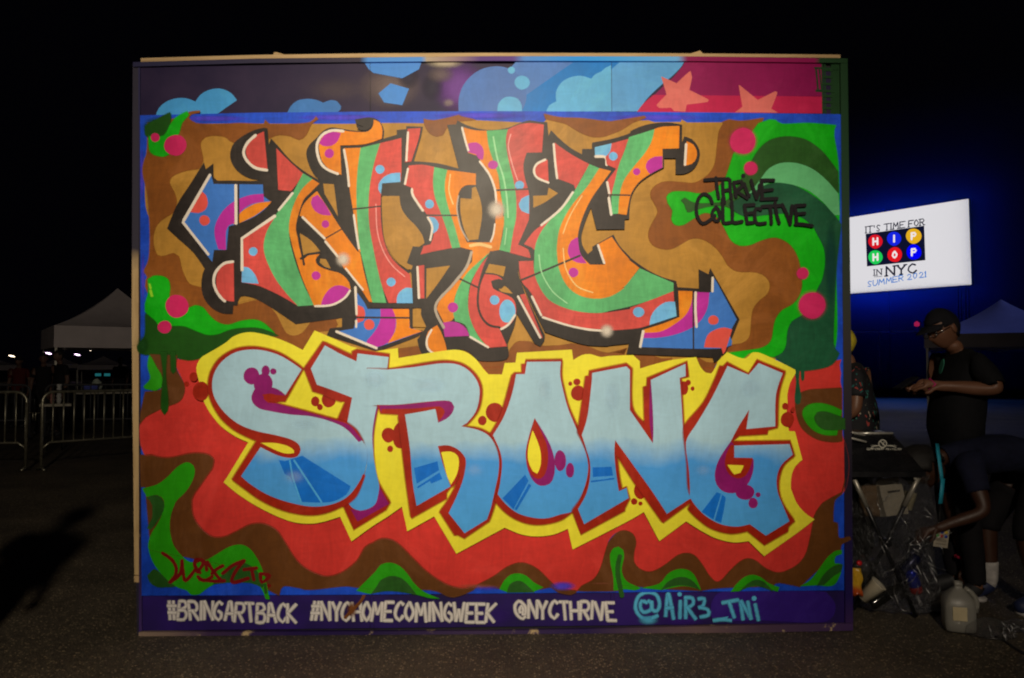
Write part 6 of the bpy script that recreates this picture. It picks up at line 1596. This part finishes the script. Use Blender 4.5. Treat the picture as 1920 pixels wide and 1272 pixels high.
def packet_mat():
    m = bpy.data.materials.new('packet_foil'); t_ = NT(m); v = t_.coord(); s_ = t_.new('ShaderNodeSeparateXYZ'); t_.l(v, s_.inputs[0])
    t_.l(t_.ramp(t_.rng(s_.outputs[2], -0.075, 0.075, 0, 1), [(0.2, (0.5, 0.08, 0.01)), (0.4, (0.62, 0.36, 0.02))]), t_.p.inputs['Base Color']); t_.p.inputs['Roughness'].default_value = 0.3
    return m
o = MB().add(vs, f_, True).build('foil', packet_mat(), t); o.modifiers.new('thick', 'SOLIDIFY').thickness = 0.004
c = rub(1611, 1056, 4.40); t = thing1('red_button_badge', 'small round red badge shining above the yellow packet', 'badge', c, 0)
MB().lathe([(0.001, -0.006), (0.014, -0.006), (0.014, 0.006), (0.001, 0.007)], 14, rot=Matrix.Rotation(R(70), 3, 'X')).build('badge_face', plain('cap_red', (0.6, 0.015, 0.02), 0.3), t)
c = rub(1640, 1062, 4.46); t = thing1('bottle', 'clear empty water bottle lying across the middle of the bag', 'bottle', c, 0)
MB().lathe([(0.001, -0.10), (0.028, -0.10), (0.031, -0.09), (0.029, -0.02), (0.031, 0.03), (0.012, 0.075), (0.012, 0.095), (0.001, 0.095)], 16, rot=Matrix.Rotation(R(-62), 3, 'Y')).build('bottle_body', clear_film('bottle_plastic', 0.2, 0.06), t)
# second bag, slumped to the right of the first
b2 = blob_bag('clear_bag', None, [(0.02, 0.005), (0.08, 0.005), (0.11, 0.03), (0.12, 0.10), (0.11, 0.20), (0.105, 0.30), (0.09, 0.40), (0.06, 0.48), (0.03, 0.52)], 48, 0.035, clear_film('clear_film_loose', 0.11, 0.22), 0.2, 8.0)
b2.location = (at(1714, 1100, 4.52).x, 4.52, 0)
folds(b2, 8, 0.09, 0.03, 0.42, -0.115, 5, 0.04, 0.12)
tag(b2, 'loose clear plastic bag slumped on the asphalt right of the recycling stand', 'bag')
# ------------------------------------------------------------------ water jug, wrap, cables
g = ground(1812, 1190)
jug = empty('water_jug', (g.x, g.y + 0.07, 0), R(-18), 'cloudy plastic gallon water jug standing on the asphalt', 'jug')
m = bpy.data.materials.new('jug_plastic'); t = NT(m)
t.p.inputs['Base Color'].default_value = (0.52, 0.50, 0.44, 1); t.p.inputs['Roughness'].default_value = 0.4
t.p.inputs['Transmission Weight'].default_value = 0.55; t.p.inputs['Subsurface Weight'].default_value = 0.0
n = t.noise(12, 3, 0.5, t.coord()); t.bump(n.outputs[0], 0.15, 0.01)
mb = MB()
mb.lathe([(0.001, 0.004), (0.066, 0.004), (0.076, 0.014), (0.079, 0.05), (0.079, 0.13), (0.076, 0.155), (0.060, 0.185), (0.036, 0.210), (0.022, 0.222), (0.019, 0.232), (0.0215, 0.236), (0.0215, 0.252), (0.017, 0.253), (0.016, 0.23), (0.03, 0.205)], 32, sq=0.55)
mb.build('jug_body', m, jug)
mb = MB()
mb.tube([(0.030, -0.0, 0.222), (0.058, 0, 0.205), (0.079, 0, 0.178), (0.087, 0, 0.14), (0.080, 0, 0.10)], [0.012, 0.012, 0.013, 0.013, 0.015], 10)
mb.build('handle', m, jug)
MB().box((-0.008, -0.0815, 0.105), (0.066, 0.0012, 0.070)).build('paper_label', plain('jug_label', (0.62, 0.52, 0.32), 0.7), jug)
MB().lathe([(0.001, 0.008), (0.070, 0.008), (0.075, 0.02), (0.0755, 0.105), (0.001, 0.106)], 28, sq=0.55).build('water', plain('water_grey', (0.20, 0.22, 0.24), 0.1), jug)
wr = blob_bag('plastic_wrap', None, [(0.01, 0.004), (0.07, 0.004), (0.10, 0.02), (0.10, 0.05), (0.07, 0.085), (0.03, 0.10), (0.005, 0.105)], 48, 0.04, clear_film('crumpled_film', 0.14, 0.2), 0.1, 14.0, (1.15, 0.7))
gw = ground(1858, 1196); wr.location = (gw.x, gw.y, 0)
folds(wr, 9, 0.09, 0.02, 0.09, -0.06, 6, 0.02, 0.06, 0.003)
tag(wr, 'crumpled clear plastic wrap shining beside the water jug', 'plastic wrap')
w2 = blob_bag('plastic_wrap', None, [(0.01, 0.004), (0.05, 0.004), (0.07, 0.015), (0.06, 0.035), (0.03, 0.05), (0.005, 0.055)], 40, 0.03, M_FILM, 0.1, 21.0, (1.2, 0.8))
gw = ground(1903, 1182); w2.location = (gw.x, gw.y, 0)
folds(w2, 5, 0.06, 0.015, 0.05, -0.045, 9, 0.02, 0.05, 0.0028)
tag(w2, 'smaller scrap of clear plastic wrap by the sneaker, at the right edge of the photo', 'plastic wrap')
M_CABLE = plain('black_cable', (0.015, 0.015, 0.017), 0.4)
for pts, lb in (((1735, 1143, 1752, 1150, 1772, 1154, 1800, 1150), 'short black cable on the asphalt between the bag and the jug'), ((1868, 1196, 1886, 1206, 1904, 1219, 1940, 1240), 'black cable leading out of the photo from the plastic wrap')):
    pp = [ground(pts[i], pts[i + 1]) + Vector((0, 0, 0.007)) for i in range(0, len(pts), 2)]
    tag(MB().tube(pp, 0.007, 8).build('cable', M_CABLE), lb, 'cable')
# ------------------------------------------------------------------ small far things under the left tents
M_TABLE = plain('table_plastic', (0.30, 0.27, 0.20), 0.5)
def folding_table(loc, rz, L, W, H, label, col=M_TABLE):
    t = empty('folding_table', loc, rz, label, 'table', 'folding tables at the left')
    MB().box((0, 0, H - 0.02), (L, W, 0.04)).build('tabletop', col, t)
    for sx in (-1, 1):
        for sy in (-1, 1): MB().tube([(sx * (L / 2 - 0.12), sy * (W / 2 - 0.06), 0), (sx * (L / 2 - 0.16), sy * (W / 2 - 0.06), H - 0.04)], 0.014, 6).build('leg', M_BLACKMETAL, t)
    return t
p = at(104, 757, 13.4); folding_table((p.x, p.y, 0), R(30), 0.46, 0.42, p.z, 'small tan table standing just behind the barrier gap')
ps = at(107, 756, 13.4)
for k, (dx, lb) in enumerate(((0.03, 'tall stack of white cups on the small tan table'), (-0.08, 'shorter stack of pinkish cups on the small tan table'))):
    t = empty('cup_stack', (ps.x + dx, 13.4, p.z), 0, lb, 'cup stack')
    for i in range(5 if k == 0 else 3):
        MB().lathe([(0.001, 0), (0.028, 0), (0.042, 0.075), (0.044, 0.08), (0.001, 0.08)], 12, (0, 0, i * 0.062)).build('cup', plain('cup_stack_%d' % k, ((0.5, 0.5, 0.48), (0.4, 0.2, 0.17))[k], 0.5), t)
p = at(182, 735, 18.0); folding_table((p.x, p.y, 0), R(30), 1.6, 0.7, p.z, 'long folding table under the large left tent')
t = empty('plastic_tub', at(170, 731, 17.9), R(28), 'blue plastic tub on the long table under the tent', 'tub')
mb = MB(); mb.lathe([(0.001, 0), (0.15, 0), (0.18, 0.10), (0.185, 0.105), (0.17, 0.10), (0.14, 0.01), (0.001, 0.01)], 20, sq=0.7); mb.build('tub_body', plain('tub_blue', (0.14, 0.18, 0.72), 0.5), t)
t = empty('carrier_bag', at(181, 731, 18.1), 0, 'crumpled white carrier bag behind the blue tub', 'bag')
o = blob_bag('bag_body', None, [(0.02, 0.005), (0.10, 0.005), (0.12, 0.08), (0.10, 0.16), (0.05, 0.22), (0.02, 0.25)], 28, 0.03, plain('bag_white', (0.55, 0.62, 0.52), 0.6), 0.2, 4.0); o.parent = t
p = at(195, 716, 32); folding_table((p.x, p.y, 0), R(24), 1.5, 0.7, p.z, 'far folding table carrying two lit teal monitors')
for px, lb in ((184, 'left of the two lit teal monitors far under the tents'), (201, 'right of the two lit teal monitors far under the tents')):
    c = at(px, 703, 32)
    t = empty('monitor', (c.x, c.y, p.z), R(22), lb, 'monitor')
    MB().box((0, 0, c.z - p.z), (0.25, 0.03, 0.16)).build('case', M_BLACKMETAL, t)
    MB().box((0, -0.018, c.z - p.z), (0.22, 0.002, 0.11)).build('display', emit('teal_display_%d' % px, (0.03, 0.30, 0.33), 0.30), t)
    MB().box((0, 0, (c.z - p.z - 0.08) / 2), (0.04, 0.02, max(0.02, c.z - p.z - 0.08))).build('stand', M_BLACKMETAL, t)
# ------------------------------------------------------------------ the assumed light tower that lights the mural, unseen behind the camera
lt = empty('assumed_light_tower', (LAMP.x + 0.25, LAMP.y - 0.35, 0), 0, 'assumed portable light tower with two floodlights standing behind the camera', 'light tower')
MB().tube([(0, 0, 0.05), (0, 0, LAMP.z + 0.1)], [0.045, 0.03], 10).build('mast', M_GALV, lt)
for a in (0, 120, 240): MB().tube([(0, 0, 0.9), (0.75 * math.cos(R(a + 30)), 0.75 * math.sin(R(a + 30)), 0.02)], 0.02, 8).build('leg', M_GALV, lt)
MB().box((0, 0, LAMP.z), (0.9, 0.05, 0.05)).build('crossbar', M_GALV, lt)
for dx in (-0.25, 0.25):
    hd = MB().box((dx, 0.16, LAMP.z), (0.34, 0.20, 0.26)).build('assumed_flood_head', M_BLACKMETAL, lt)
    MB().box((dx, 0.263, LAMP.z), (0.30, 0.004, 0.22)).build('lens', emit('flood_lens', (1.0, 0.85, 0.62), 6), hd)
